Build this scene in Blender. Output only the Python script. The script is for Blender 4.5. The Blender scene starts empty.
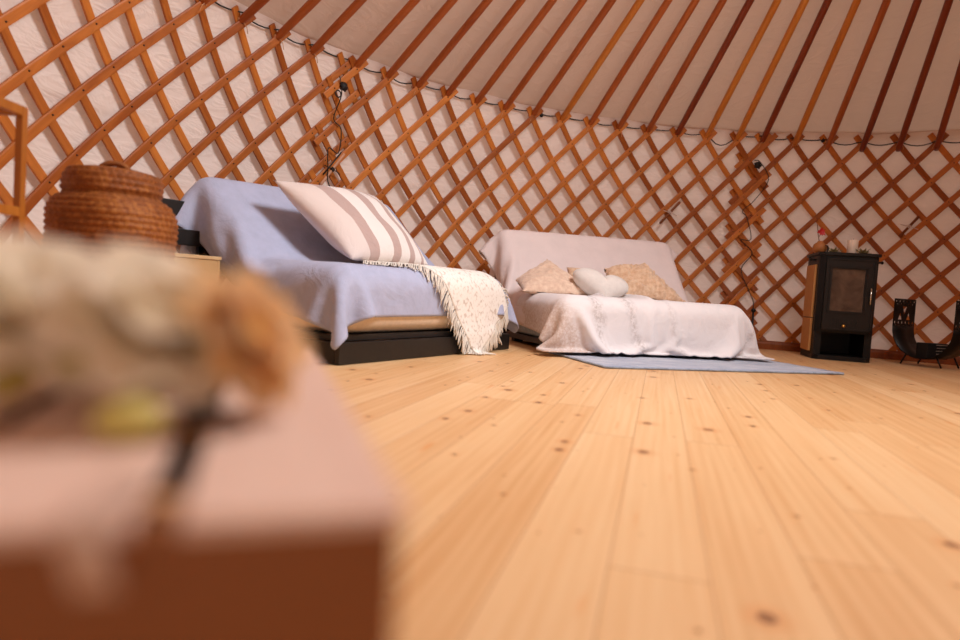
import bpy, bmesh, math, random
import numpy as np
from mathutils import Vector, Matrix, noise as mnoise

random.seed(7); np.random.seed(7)
PI = math.pi
scene = bpy.context.scene
COL = scene.collection

# ------------------------------------------------------------------ helpers
def link(o, parent=None):
    COL.objects.link(o)
    if parent is not None: o.parent = parent
    return o

def tag(o, label=None, cat=None, group=None, kind=None):
    if label: o['label'] = label
    if cat: o['category'] = cat
    if group: o['group'] = group
    if kind: o['kind'] = kind
    return o

def empty(name, loc, rz=0.0, label=None, cat=None, group=None):
    o = bpy.data.objects.new(name, None); link(o)
    o.empty_display_size = .05
    o.location = loc; o.rotation_euler = (0, 0, rz)
    return tag(o, label, cat, group)

def mesh_obj(name, verts, faces, mats, parent=None, smooth=False, uvs=None, fmat=None):
    me = bpy.data.meshes.new(name)
    me.from_pydata([tuple(v) for v in verts], [], faces)
    if not isinstance(mats, (list, tuple)): mats = [mats]
    for m in mats: me.materials.append(m)
    if fmat is not None: me.polygons.foreach_set('material_index', fmat)
    if smooth: me.polygons.foreach_set('use_smooth', [True] * len(me.polygons))
    if uvs is not None:
        ul = me.uv_layers.new(name='UVMap')
        for l in me.loops: ul.data[l.index].uv = uvs[l.vertex_index]
    me.update()
    return link(bpy.data.objects.new(name, me), parent)

def bm_obj(name, bm, mats, parent=None, smooth=False):
    me = bpy.data.meshes.new(name)
    bmesh.ops.recalc_face_normals(bm, faces=bm.faces)
    bm.to_mesh(me); bm.free()
    if not isinstance(mats, (list, tuple)): mats = [mats]
    for m in mats: me.materials.append(m)
    if smooth: me.polygons.foreach_set('use_smooth', [True] * len(me.polygons))
    return link(bpy.data.objects.new(name, me), parent)

def bx(bm, cen, size, bev=0.0, rot=None, mi=0):
    r = bmesh.ops.create_cube(bm, size=1.0)
    vs = r['verts']
    bmesh.ops.scale(bm, vec=size, verts=vs)
    if bev > 0:
        es = list({e for v in vs for e in v.link_edges})
        rr = bmesh.ops.bevel(bm, geom=es, offset=bev, segments=2, affect='EDGES', profile=.6)
        vs = list({v for f in rr['faces'] for v in f.verts} | {v for v in vs if v.is_valid})
    M = Matrix.Translation(cen)
    if rot is not None: M = M @ (rot.to_4x4() if hasattr(rot, 'to_4x4') else rot)
    bmesh.ops.transform(bm, matrix=M, verts=vs)
    if mi:
        for f in {f for v in vs for f in v.link_faces}: f.material_index = mi
    return vs

def tube(bm, pts, rad, seg=8, cap=True, mi=0):
    pts = [Vector(p) for p in pts]; n = len(pts)
    rads = rad if isinstance(rad, (list, tuple)) else [rad] * n
    rings = []; up = None
    for i, p in enumerate(pts):
        t = (pts[min(i + 1, n - 1)] - pts[max(i - 1, 0)]).normalized()
        if up is None:
            a = Vector((0, 0, 1)) if abs(t.z) < .9 else Vector((1, 0, 0))
            up = (a - t * a.dot(t)).normalized()
        else:
            up = (up - t * up.dot(t))
            up = up.normalized() if up.length > 1e-6 else t.orthogonal().normalized()
        s = t.cross(up)
        rings.append([bm.verts.new(p + (up * math.cos(2 * PI * k / seg) + s * math.sin(2 * PI * k / seg)) * rads[i]) for k in range(seg)])
    fs = []
    for a, b in zip(rings, rings[1:]):
        for k in range(seg):
            fs.append(bm.faces.new((a[k], a[(k + 1) % seg], b[(k + 1) % seg], b[k])))
    if cap:
        fs.append(bm.faces.new(rings[0][::-1])); fs.append(bm.faces.new(rings[-1]))
    for f in fs: f.material_index = mi; f.smooth = True

def lathe(bm, prof, cen=(0, 0, 0), seg=48, mi=0, wob=None):
    rings = []
    for i, (r, z) in enumerate(prof):
        ring = []
        for k in range(seg):
            a = 2 * PI * k / seg
            rr = r if wob is None else r + wob(a, z)
            ring.append(bm.verts.new((cen[0] + rr * math.cos(a), cen[1] + rr * math.sin(a), cen[2] + z)))
        rings.append(ring)
    for a, b in zip(rings, rings[1:]):
        for k in range(seg):
            f = bm.faces.new((a[k], a[(k + 1) % seg], b[(k + 1) % seg], b[k])); f.material_index = mi; f.smooth = True
    f = bm.faces.new(rings[0][::-1]); f.material_index = mi
    f = bm.faces.new(rings[-1]); f.material_index = mi

# ------------------------------------------------------------------ materials
def lin(c):
    c = [x / 255. for x in c]
    return tuple([(x / 12.92 if x <= .04045 else ((x + .055) / 1.055) ** 2.4) for x in c] + [1.0])

class NT:
    def __init__(s, name):
        s.m = bpy.data.materials.new(name); s.m.use_nodes = True
        s.t = s.m.node_tree; s.b = s.t.nodes['Principled BSDF']
    def n(s, typ, **kw):
        nd = s.t.nodes.new(typ)
        for k, v in kw.items():
            if k.startswith('i_'):
                nd.inputs[k[2:].replace('_', ' ')].default_value = v
            else: setattr(nd, k, v)
        return nd
    def l(s, a, b): s.t.links.new(a, b)
    def math(s, op, a, b=None, c=None):
        nd = s.t.nodes.new('ShaderNodeMath'); nd.operation = op
        for i, x in enumerate((a, b, c)):
            if x is None: continue
            if hasattr(x, 'is_linked'): s.l(x, nd.inputs[i])
            else: nd.inputs[i].default_value = x
        return nd.outputs[0]
    def mix(s, fac, a, b, bt='MIX'):
        nd = s.t.nodes.new('ShaderNodeMix'); nd.data_type = 'RGBA'; nd.blend_type = bt
        for x, i in ((fac, 0), (a, 6), (b, 7)):
            if hasattr(x, 'is_linked'): s.l(x, nd.inputs[i])
            else: nd.inputs[i].default_value = x
        return nd.outputs[2]
    def ramp(s, x, stops, interp='LINEAR'):
        nd = s.t.nodes.new('ShaderNodeValToRGB'); cr = nd.color_ramp; cr.interpolation = interp
        while len(cr.elements) < len(stops): cr.elements.new(.5)
        for e, (p, c) in zip(cr.elements, stops):
            e.position = p; e.color = c if len(c) == 4 else tuple(c) + (1,)
        s.l(x, nd.inputs[0]); return nd.outputs[0]
    def coord(s, out='Object'):
        return s.n('ShaderNodeTexCoord').outputs[out]
    def mapping(s, vec, scale=(1, 1, 1), rot=(0, 0, 0), loc=(0, 0, 0)):
        nd = s.n('ShaderNodeMapping'); nd.inputs['Scale'].default_value = scale
        nd.inputs['Rotation'].default_value = rot; nd.inputs['Location'].default_value = loc
        s.l(vec, nd.inputs[0]); return nd.outputs[0]
    def noise(s, vec, scale, detail=3, rough=.5, dist=0, out=0):
        nd = s.n('ShaderNodeTexNoise'); nd.inputs['Scale'].default_value = scale
        nd.inputs['Detail'].default_value = detail; nd.inputs['Roughness'].default_value = rough
        nd.inputs['Distortion'].default_value = dist
        s.l(vec, nd.inputs['Vector']); return nd.outputs[out]
    def bump(s, h, strength=.3, dist=.01, prev=None):
        nd = s.n('ShaderNodeBump'); nd.inputs['Strength'].default_value = strength
        nd.inputs['Distance'].default_value = dist; s.l(h, nd.inputs['Height'])
        if prev is not None: s.l(prev, nd.inputs['Normal'])
        return nd.outputs[0]
    def fin(s, col=None, rough=None, nrm=None, **kw):
        for x, i in ((col, 'Base Color'), (rough, 'Roughness'), (nrm, 'Normal')):
            if x is None: continue
            if hasattr(x, 'is_linked'): s.l(x, s.b.inputs[i])
            else: s.b.inputs[i].default_value = x
        for k, v in kw.items(): s.b.inputs[k.replace('_', ' ')].default_value = v
        return s.m

def wood(name, c1, c2, axis=2, rough=.45, scale=1.0, rnd=.5, spec=.35):
    t = NT(name); co = t.coord('Object')
    oi = t.n('ShaderNodeObjectInfo')
    off = t.n('ShaderNodeVectorMath', operation='ADD'); t.l(co, off.inputs[0])
    cmb = t.n('ShaderNodeCombineXYZ')
    r10 = t.math('MULTIPLY', oi.outputs['Random'], 37.0)
    for i in range(3): t.l(r10, cmb.inputs[i])
    t.l(cmb.outputs[0], off.inputs[1])
    sc = [28 * scale] * 3; sc[axis] = 2.2 * scale
    g = t.noise(t.mapping(off.outputs[0], sc), 1.0, 4, .6, .6)
    big = t.noise(off.outputs[0], 2.5 * scale, 2)
    f = t.math('ADD', t.math('MULTIPLY', g, .75), t.math('MULTIPLY', t.math('SUBTRACT', oi.outputs['Random'], .5), rnd))
    f = t.math('ADD', f, t.math('MULTIPLY', t.math('SUBTRACT', big, .5), .35))
    col = t.ramp(f, [(.15, lin(c1)), (.75, lin(c2))])
    return t.fin(col, rough, t.bump(g, .12, .004), Specular_IOR_Level=spec)

def fabric(name, c, weave=500, bump=.25, wr=0.0, var=.08, c2=None, rough=.9, sheen=.25, coarse=40):
    t = NT(name); co = t.coord('Object')
    n1 = t.noise(co, coarse, 4, .6); n2 = t.noise(co, weave, 2, .5)
    a = lin(c); b = lin(c2) if c2 else tuple([x * (1 - 2.2 * var) for x in a[:3]] + [1])
    col = t.mix(t.ramp(n1, [(.35, (0, 0, 0)), (.7, (1, 1, 1))]), a, b)
    nm = t.bump(n2, bump, .002)
    if wr: nm = t.bump(t.noise(co, 9, 4, .55, .8), wr, .03, nm)
    return t.fin(col, rough, nm, Sheen_Weight=sheen, Specular_IOR_Level=.2)

def plain(name, c, rough=.5, metal=0.0, spec=.5, nz=0.0):
    t = NT(name)
    co = t.coord('Object'); n1 = t.noise(co, 35, 4, .6)
    a = lin(c)
    col = t.mix(n1, a, tuple([x * (1 - nz) for x in a[:3]] + [1]))
    rg = t.math('ADD', t.math('MULTIPLY', n1, .15), rough - .07)
    return t.fin(col, rg, t.bump(n1, .05, .003), Metallic=metal, Specular_IOR_Level=spec)

M = {}
M['lattice'] = wood('lattice_wood', (150, 76, 22), (212, 128, 52), axis=2, rough=.48, rnd=.45)
M['pole'] = wood('roof_pole_wood', (150, 72, 26), (200, 114, 52), axis=2, rough=.42, rnd=.25)
M['pole_light'] = wood('pale_roof_pole_wood', (190, 108, 34), (224, 152, 64), axis=2, rough=.42, rnd=.15)
M['pole_dark'] = wood('dark_roof_pole_wood', (110, 42, 16), (160, 74, 32), axis=2, rough=.42, rnd=.15)
M['knot'] = plain('leather_knot', (52, 22, 10), .7)
M['cord'] = fabric('tan_tie_cord', (206, 150, 104), 900, .3)
M['black_cord'] = plain('black_cord', (22, 17, 15), .6)
M['black_wood'] = plain('black_painted_wood', (26, 22, 20), .42, nz=.3)
M['stand'] = wood('stand_pine', (150, 84, 26), (186, 118, 46), axis=2, rough=.45, rnd=.2)
M['plank_top'] = wood('pink_pine_plank', (218, 178, 158), (238, 208, 190), axis=1, rough=.55, rnd=.2)
M['crate'] = wood('brown_crate_wood', (122, 68, 30), (150, 90, 48), axis=0, rough=.5, rnd=.2)
M['batten'] = wood('pale_batten', (214, 150, 88), (236, 182, 120), axis=0, rough=.5)
M['pale_box'] = wood('pale_box_wood', (186, 150, 104), (214, 182, 136), axis=0, rough=.6)
M['base_trim'] = wood('trim_wood', (120, 58, 20), (168, 92, 38), axis=2, rough=.5)
M['mattress'] = fabric('tan_mattress_cotton', (248, 228, 202), 400, .2, var=.05)
M['lavender'] = fabric('lavender_cotton', (178, 182, 206), 420, .45, .30, .05, rough=.95, sheen=.15, coarse=14)
M['cover'] = fabric('pale_pink_sheet', (236, 220, 216), 500, .2, .18, .03, rough=.95, sheen=.1, coarse=8)
M['bluegrey'] = fabric('blue_grey_cover', (160, 172, 192), 300, .4, .2, .15)
M['beige_fluff'] = fabric('beige_fluffy_fabric', (232, 200, 168), 120, .9, .35, .18, (204, 162, 128), sheen=.5)
M['beige_pillow'] = fabric('beige_pillow_cotton', (234, 206, 182), 260, .5, .3, .12, (214, 180, 156), sheen=.4)
M['white_plush'] = fabric('white_plush', (232, 224, 216), 200, .5, .1, .04, sheen=.5)
M['wick'] = plain('candle_wick', (40, 30, 25), .8)
M['candle'] = plain('candle_wax', (236, 214, 194), .5)
M['leaf'] = plain('grey_green_leaf', (160, 142, 92), .6, nz=.4)
M['red'] = plain('red_petal', (188, 22, 30), .5)
M['vase'] = plain('tan_ceramic', (176, 110, 54), .6, nz=.2)
M['stove'] = plain('black_cast_iron', (17, 14, 12), .5, .35, .5, .25)
M['stove_top'] = plain('black_stove_top', (24, 18, 15), .45, .2, .5, .2)
M['stone'] = plain('tan_stove_stone', (206, 146, 82), .65, nz=.2)
M['metal'] = plain('polished_steel', (206, 196, 180), .25, 1.0)
M['brass'] = plain('brass', (214, 164, 84), .3, 1.0)
M['cutmetal'] = plain('black_sheet_metal', (20, 16, 14), .4, .5, .5, .2)
M['pale_strip'] = plain('pale_strip', (190, 168, 152), .5, nz=.3)
M['dark_block'] = plain('charcoal_block', (28, 24, 22), .7, nz=.4)
M['stick'] = wood('pink_stick_wood', (176, 118, 86), (214, 164, 132), axis=2, rough=.6)
M['brown_stick'] = wood('brown_stick_wood', (104, 52, 22), (146, 82, 40), axis=2, rough=.6)
M['ribbon_white'] = fabric('white_ribbon', (228, 206, 194), 600, .2)
M['ribbon_pink'] = fabric('pale_pink_ribbon', (214, 176, 154), 600, .2)
M['petal'] = fabric('cream_petal', (252, 244, 230), 300, .2, var=.10, c2=(250, 236, 214), sheen=.3, coarse=25)
M['petal_tan'] = fabric('tan_dried_petal', (250, 226, 184), 300, .2, var=.10, c2=(240, 204, 150), sheen=.3, coarse=25)
def translucent(m, col, f=.45):
    nt = m.node_tree; tb = nt.nodes.new('ShaderNodeBsdfTranslucent'); tb.inputs[0].default_value = lin(col)
    mx = nt.nodes.new('ShaderNodeMixShader'); mx.inputs[0].default_value = f
    nt.links.new(nt.nodes['Principled BSDF'].outputs[0], mx.inputs[1]); nt.links.new(tb.outputs[0], mx.inputs[2])
    nt.links.new(mx.outputs[0], nt.nodes['Material Output'].inputs[0])
translucent(M['petal'], (255, 246, 228), .6); translucent(M['petal_tan'], (252, 222, 168), .6)
M['sepal'] = plain('yellow_green_sepal', (214, 194, 104), .6, nz=.2)
M['stem'] = plain('dry_brown_stem', (110, 66, 30), .7, nz=.3)
M['stem_dark'] = plain('dark_stem', (48, 26, 16), .7, nz=.3)

def glass_dark():
    t = NT('sooty_stove_glass'); co = t.coord('Object')
    n1 = t.noise(co, 9, 4, .6, .4)
    col = t.ramp(n1, [(.3, lin((58, 44, 36))), (.7, lin((104, 82, 66)))])
    return t.fin(col, .12, None, Specular_IOR_Level=.6, Coat_Weight=.6)
M['glass'] = glass_dark()

def stripes():
    t = NT('striped_pillow_cotton'); uv = t.n('ShaderNodeUVMap').outputs[0]
    sp = t.n('ShaderNodeSeparateXYZ'); t.l(uv, sp.inputs[0])
    co = t.coord('Object'); wob = t.noise(co, 12, 2)
    x = t.math('ADD', sp.outputs[0], t.math('MULTIPLY', t.math('SUBTRACT', wob, .5), .02))
    W = lin((232, 222, 216)); T = lin((186, 160, 152)); E = lin((222, 206, 198))
    col = t.ramp(x, [(0, E), (.21, T), (.33, W), (.50, T), (.60, W), (.72, T), (.79, W), (.885, T), (.92, W)], 'CONSTANT')
    nm = t.bump(t.noise(co, 260, 2), .35, .002)
    nm = t.bump(t.noise(co, 8, 3, .5, .8), .30, .03, nm)
    return t.fin(col, .9, nm, Sheen_Weight=.3, Specular_IOR_Level=.2)
M['stripes'] = stripes()

def blanket():
    t = NT('white_blanket_grey_bands'); uv = t.n('ShaderNodeUVMap').outputs[0]
    sp = t.n('ShaderNodeSeparateXYZ'); t.l(uv, sp.inputs[0])
    co = t.coord('Object')
    wob = t.noise(co, 5, 3, .6); fine = t.noise(co, 60, 4, .7)
    x = t.math('ADD', t.math('ADD', sp.outputs[0], t.math('MULTIPLY', t.math('SUBTRACT', .6, sp.outputs[1]), .12)), t.math('MULTIPLY', t.math('SUBTRACT', wob, .5), .10))
    W = lin((236, 229, 228)); G = lin((172, 158, 152)); B = lin((206, 184, 172))
    k, w = (0, 0, 0), (1, 1, 1)
    band = t.ramp(x, [(0, k), (.20, k), (.225, w), (.25, k), (.33, k), (.36, (.9,) * 3), (.385, k), (.50, k), (.52, (.55,) * 3), (.54, k), (.84, k), (.865, (.8,) * 3), (.89, k)])
    f = t.math('MULTIPLY', band, t.ramp(fine, [(.38, k), (.62, w)]))
    col = t.mix(t.math('MULTIPLY', f, .75), W, G)
    edge = t.ramp(x, [(.0, w), (.10, w), (.15, k)])
    lace = t.math('MULTIPLY', edge, t.ramp(t.noise(co, 75, 3, .7), [(.35, (.35,) * 3), (.6, w)]))
    col = t.mix(lace, col, B)
    nm = t.bump(t.noise(co, 300, 2), .3, .002)
    nm = t.bump(t.noise(co, 7, 4, .55, 1.0), .40, .03, nm)
    return t.fin(col, .92, nm, Sheen_Weight=.2, Specular_IOR_Level=.2)
M['blanket'] = blanket()

def knit():
    t = NT('white_woven_throw'); uv = t.n('ShaderNodeUVMap').outputs[0]
    v = t.n('ShaderNodeTexVoronoi'); v.inputs['Scale'].default_value = 1.0
    t.l(t.mapping(uv, (56, 30, 1)), v.inputs['Vector'])
    d = v.outputs['Distance']
    col = t.ramp(d, [(.0, lin((246, 240, 232))), (.62, lin((242, 234, 224))), (.9, lin((206, 190, 176)))])
    return t.fin(col, .95, t.bump(d, -.8, .006), Sheen_Weight=.3, Specular_IOR_Level=.15)
M['knit'] = knit()
M['fringe'] = fabric('white_fringe_yarn', (234, 224, 210), 600, .4, var=.08)

def straw():
    t = NT('coiled_straw'); co = t.coord('Object')
    sp = t.n('ShaderNodeSeparateXYZ'); t.l(co, sp.inputs[0])
    ang = t.math('ARCTAN2', sp.outputs[1], sp.outputs[0])
    row = t.math('FLOOR', t.math('DIVIDE', sp.outputs[2], .0175))
    ph = t.math('ADD', t.math('MULTIPLY', ang, 46.0), t.math('MULTIPLY', row, 2.1))
    st = t.math('SINE', ph)
    n1 = t.noise(co, 60, 4, .7); n2 = t.noise(co, 7, 3)
    f = t.math('ADD', t.math('MULTIPLY', n1, .55), t.math('MULTIPLY', n2, .45))
    col = t.ramp(f, [(.3, lin((88, 44, 14))), (.5, lin((136, 74, 26))), (.7, lin((182, 116, 52)))])
    dk = t.ramp(st, [(-.0, (0, 0, 0)), (.12, (1, 1, 1))])
    dark = t.math('LESS_THAN', st, -.93)
    col = t.mix(t.math('MULTIPLY', dark, .28), col, lin((84, 40, 12)))
    nm = t.bump(st, .2, .003); nm = t.bump(n1, .5, .004, nm)
    return t.fin(col, .65, nm, Specular_IOR_Level=.3)
M['straw'] = straw()

def felt(name, ca, cb, seed=0.0, strength=.5):
    t = NT(name); co = t.coord('Object')
    co = t.mapping(co, loc=(seed, seed * 2, 0))
    n1 = t.noise(co, 3.0, 4, .55, .6)
    wr = t.noise(t.mapping(co, (1.0, 1.0, 3.0), (.3, .5, .2)), 3.2, 3, .5, 1.6)
    rid = t.math('ABSOLUTE', t.math('SUBTRACT', wr, .5))
    rid = t.math('SUBTRACT', 1.0, t.math('MULTIPLY', t.math('MINIMUM', rid, .12), 8.0))
    col = t.mix(n1, lin(ca), lin(cb))
    nm = t.bump(rid, strength * .35, .03)
    nm = t.bump(t.noise(co, 14, 3, .5, .5), strength * .25, .012, nm)
    nm = t.bump(t.noise(co, 300, 2), .15, .002, nm)
    return t.fin(col, .95, nm, Sheen_Weight=.1, Specular_IOR_Level=.15)
M['felt'] = felt('wall_canvas', (240, 226, 218), (230, 212, 202))
M['felt_roof'] = felt('roof_canvas', (218, 192, 178), (208, 180, 164), 3.0, .35)
translucent(M['felt'], (236, 200, 182), .18); translucent(M['felt_roof'], (228, 190, 166), .22)

def floor_mat():
    t = NT('pine_floorboards'); co = t.coord('Object')
    ang = math.radians(15.1)
    sp = t.n('ShaderNodeSeparateXYZ'); t.l(co, sp.inputs[0])
    X, Y = sp.outputs[0], sp.outputs[1]
    s = t.math('SUBTRACT', t.math('MULTIPLY', X, math.cos(ang)), t.math('MULTIPLY', Y, math.sin(ang)))
    q = t.math('ADD', t.math('MULTIPLY', X, math.sin(ang)), t.math('MULTIPLY', Y, math.cos(ang)))
    bw = .1215
    b = t.math('DIVIDE', t.math('SUBTRACT', s, .084), bw)
    bid = t.math('FLOOR', b); bf = t.math('SUBTRACT', b, bid)
    wn = t.n('ShaderNodeTexWhiteNoise', noise_dimensions='1D'); t.l(bid, wn.inputs['W'])
    ql = t.math('DIVIDE', t.math('ADD', q, t.math('MULTIPLY', wn.outputs['Value'], 9.0)), 2.3)
    lid = t.math('FLOOR', ql); lf = t.math('SUBTRACT', ql, lid)
    wn2 = t.n('ShaderNodeTexWhiteNoise', noise_dimensions='2D')
    cb = t.n('ShaderNodeCombineXYZ'); t.l(bid, cb.inputs[0]); t.l(lid, cb.inputs[1]); t.l(cb.outputs[0], wn2.inputs['Vector'])
    R1 = wn2.outputs['Value']
    # grain
    gc = t.n('ShaderNodeCombineXYZ')
    t.l(t.math('ADD', s, t.math('MULTIPLY', R1, 13.0)), gc.inputs[0])
    t.l(t.math('ADD', q, t.math('MULTIPLY', R1, 29.0)), gc.inputs[1])
    t.l(t.math('MULTIPLY', R1, 17.0), gc.inputs[2])
    g = t.noise(t.mapping(gc.outputs[0], (70, 1.6, 1)), 1.0, 4, .6, .5)
    wv = t.n('ShaderNodeTexWave'); wv.wave_type = 'BANDS'; wv.bands_direction = 'X'
    wv.inputs['Scale'].default_value = 14; wv.inputs['Distortion'].default_value = 5.0
    wv.inputs['Detail'].default_value = 2; wv.inputs['Detail Scale'].default_value = .35
    t.l(t.mapping(gc.outputs[0], (1, .10, 1)), wv.inputs['Vector'])
    big = t.noise(t.mapping(gc.outputs[0], (9, .7, 1)), 1.0, 3, .5)
    f = t.math('ADD', t.math('MULTIPLY', g, .50), t.math('MULTIPLY', wv.outputs['Fac'], .06))
    f = t.math('ADD', f, t.math('MULTIPLY', big, .40))
    f = t.math('ADD', f, t.math('MULTIPLY', t.math('SUBTRACT', R1, .5), .26))
    col = t.ramp(f, [(.22, lin((234, 196, 148))), (.5, lin((224, 178, 126))), (.85, lin((200, 142, 84)))])
    # knots
    vo = t.n('ShaderNodeTexVoronoi', voronoi_dimensions='2D'); vo.inputs['Scale'].default_value = 1.0
    kc = t.n('ShaderNodeCombineXYZ')
    t.l(t.math('MULTIPLY', s, 6.5), kc.inputs[0]); t.l(t.math('MULTIPLY', q, 5.5), kc.inputs[1])
    nz = t.noise(co, 40, 3, .6, 0, 1)
    va = t.n('ShaderNodeVectorMath', operation='MULTIPLY_ADD'); t.l(nz, va.inputs[0])
    va.inputs[1].default_value = (.05, .05, 0); t.l(kc.outputs[0], va.inputs[2])
    t.l(va.outputs[0], vo.inputs['Vector'])
    spc = t.n('ShaderNodeSeparateColor'); t.l(vo.outputs['Color'], spc.inputs[0])
    kr = t.math('ADD', .012, t.math('MULTIPLY', t.math('POWER', spc.outputs[0], 2.6), .095))
    kk = t.math('DIVIDE', vo.outputs['Distance'], kr)
    kcore = t.ramp(kk, [(.0, (1, 1, 1)), (.65, (.9,) * 3), (1.0, (0, 0, 0))])
    khalo = t.ramp(kk, [(.3, (1, 1, 1)), (1.0, (.0,) * 3)])
    kh = t.math('DIVIDE', kk, 2.6)
    khalo = t.ramp(kh, [(.2, (1, 1, 1)), (1.0, (0, 0, 0))])
    col = t.mix(t.math('MULTIPLY', khalo, .45), col, lin((206, 124, 56)))
    col = t.mix(t.math('MULTIPLY', kcore, t.math('ADD', .62, t.math('MULTIPLY', spc.outputs[1], .36))), col, lin((84, 40, 18)))
    # resin streaks
    st = t.noise(t.mapping(gc.outputs[0], (26, 3.0, 1), loc=(4, 2, 0)), 1.0, 2, .5)
    col = t.mix(t.ramp(st, [(.70, (0, 0, 0)), (.78, (.55,) * 3)]), col, lin((214, 130, 54)))
    # seams
    e = t.math('MINIMUM', bf, t.math('SUBTRACT', 1.0, bf))
    seam = t.math('LESS_THAN', e, .0085)
    e2 = t.math('MINIMUM', lf, t.math('SUBTRACT', 1.0, lf))
    seam2 = t.math('LESS_THAN', e2, .0008)
    sm = t.math('MAXIMUM', t.math('MULTIPLY', seam, .55), t.math('MULTIPLY', seam2, .5))
    col = t.mix(sm, col, lin((150, 84, 36)))
    nm = t.bump(g, .06, .003)
    nm = t.bump(t.math('SUBTRACT', 1.0, sm), .4, .003, nm)
    rg = t.math('ADD', .36, t.math('MULTIPLY', g, .2))
    return t.fin(col, rg, nm, Specular_IOR_Level=.4)
M['floor'] = floor_mat()

def rug_mat():
    t = NT('blue_grey_rug'); co = t.coord('Object')
    n1 = t.noise(t.mapping(co, (6, 60, 1)), 1.0, 4, .7, .5); n2 = t.noise(co, 220, 2)
    n3 = t.noise(co, 4, 3)
    f = t.math('ADD', t.math('MULTIPLY', n1, .7), t.math('MULTIPLY', n3, .3))
    col = t.ramp(f, [(.32, lin((146, 154, 174))), (.5, lin((182, 186, 198))), (.68, lin((220, 218, 220)))])
    return t.fin(col, .95, t.bump(n2, .6, .004), Specular_IOR_Level=.1)
M['rug'] = rug_mat()

# ------------------------------------------------------------------ yurt shell
S = 3.5
CX, CY = 1.7257, 1.7436
CAMZ = .333
EAVE = CAMZ + 1.2752
DH = .2731
STEP = .0682
APEX = CAMZ + 3.155
PH = (-1.0591, -1.0386, -1.0512)

def wallR(r): return S * (1 + .032 * r - .0051 * r * r)
def wpt(phi, r, dr=0.0):
    R = wallR(r) + dr
    return Vector((CX + R * math.sin(phi), CY + R * math.cos(phi), EAVE - DH * r))
RMAX = EAVE / DH

# floor
bm = bmesh.new()
bmesh.ops.create_circle(bm, cap_ends=True, radius=S * 1.06, segments=96)
bmesh.ops.translate(bm, verts=bm.verts, vec=(CX, CY, 0))
fl = bm_obj('floor', bm, M['floor']); tag(fl, kind='structure')
fl.modifiers.new('thick', 'SOLIDIFY').thickness = .04
fl.modifiers['thick'].offset = -1
if fl.data.polygons[0].normal.z < 0: fl.data.flip_normals()

def wall_mesh(name, p0, p1, gap=None):
    nphi = int(abs(p1 - p0) / .012); rs = np.concatenate([np.linspace(-.35, 2.16, 26), np.linspace(2.2, RMAX, 30)])
    verts = []; faces = []
    for j, r in enumerate(rs):
        for i in range(nphi + 1):
            ph = p0 + (p1 - p0) * i / nphi
            q = mnoise.noise(Vector((ph * 9, r * .9, 1.3))) * .010 + mnoise.noise(Vector((ph * 22 + r * 1.2, r * 2.2, 4.0))) * .005
            seam = .0 if r > 2.18 + .1 * math.sin(ph * 5) else -.010
            d = .042 + q + seam
            if r < .25: d += -.0 * (0.25 - r)
            verts.append(wpt(ph, max(r, -.35), d))
    for j in range(len(rs) - 1):
        for i in range(nphi):
            ph = p0 + (p1 - p0) * (i + .5) / nphi; r = .5 * (rs[j] + rs[j + 1])
            if gap and gap[0] < ph < gap[1] and r > gap[2]: continue
            a = j * (nphi + 1) + i
            faces.append((a, a + 1, a + nphi + 2, a + nphi + 1))
    o = mesh_obj(name, verts, faces, M['felt'], smooth=True)
    return tag(o, kind='structure')
wall_mesh('wall_left', -1.75, -.62)
wall_mesh('wall_back', -.62, .25)
wall_mesh('wall_right', .25, 1.2)
DOOR = (3.35, 3.72)
wall_mesh('wall_front', 1.2, 2 * PI - 1.75, (DOOR[0], DOOR[1], .2))
# added, unseen door surround behind the camera; its opening holds the fill lamp
bm = bmesh.new()
for ph in DOOR:
    a = wpt(ph, .2, .02); b = wpt(ph, RMAX, .02)
    tube(bm, [a, b], .04, 6)
tube(bm, [wpt(DOOR[0] - .012, .2, .02), wpt(.5 * (DOOR[0] + DOOR[1]), .2, .02), wpt(DOOR[1] + .012, .2, .02)], .04, 6)
tag(bm_obj('added_door_1', bm, M['lattice']), kind='structure')

# ceiling canvas with a crown opening
RC = .72
verts = []; faces = []
n1, n2 = 260, 40
for j in range(n2 + 1):
    R = S + .07 - (S + .07 - RC) * j / n2
    for i in range(n1):
        a = 2 * PI * i / n1
        z = APEX - (R / S) * (APEX - EAVE) + .085
        q = mnoise.noise(Vector((a * 6, R * 1.5, 7.7))) * .014 + mnoise.noise(Vector((a * 19, R * 5, 3.1))) * .006 * (1 if j < 8 else .3)
        verts.append((CX + R * math.sin(a), CY + R * math.cos(a), z + q))
for j in range(n2):
    for i in range(n1):
        faces.append((j * n1 + i, j * n1 + (i + 1) % n1, (j + 1) * n1 + (i + 1) % n1, (j + 1) * n1 + i))
tag(mesh_obj('ceiling', verts, faces, M['felt_roof'], smooth=True), kind='structure')
bm = bmesh.new()
zc = APEX - (RC / S) * (APEX - EAVE) + .06
tube(bm, [(CX + RC * math.sin(2 * PI * i / 48), CY + RC * math.cos(2 * PI * i / 48), zc) for i in range(49)], .05, 8)
tag(bm_obj('trim_1', bm, M['pole']), kind='structure')

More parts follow.
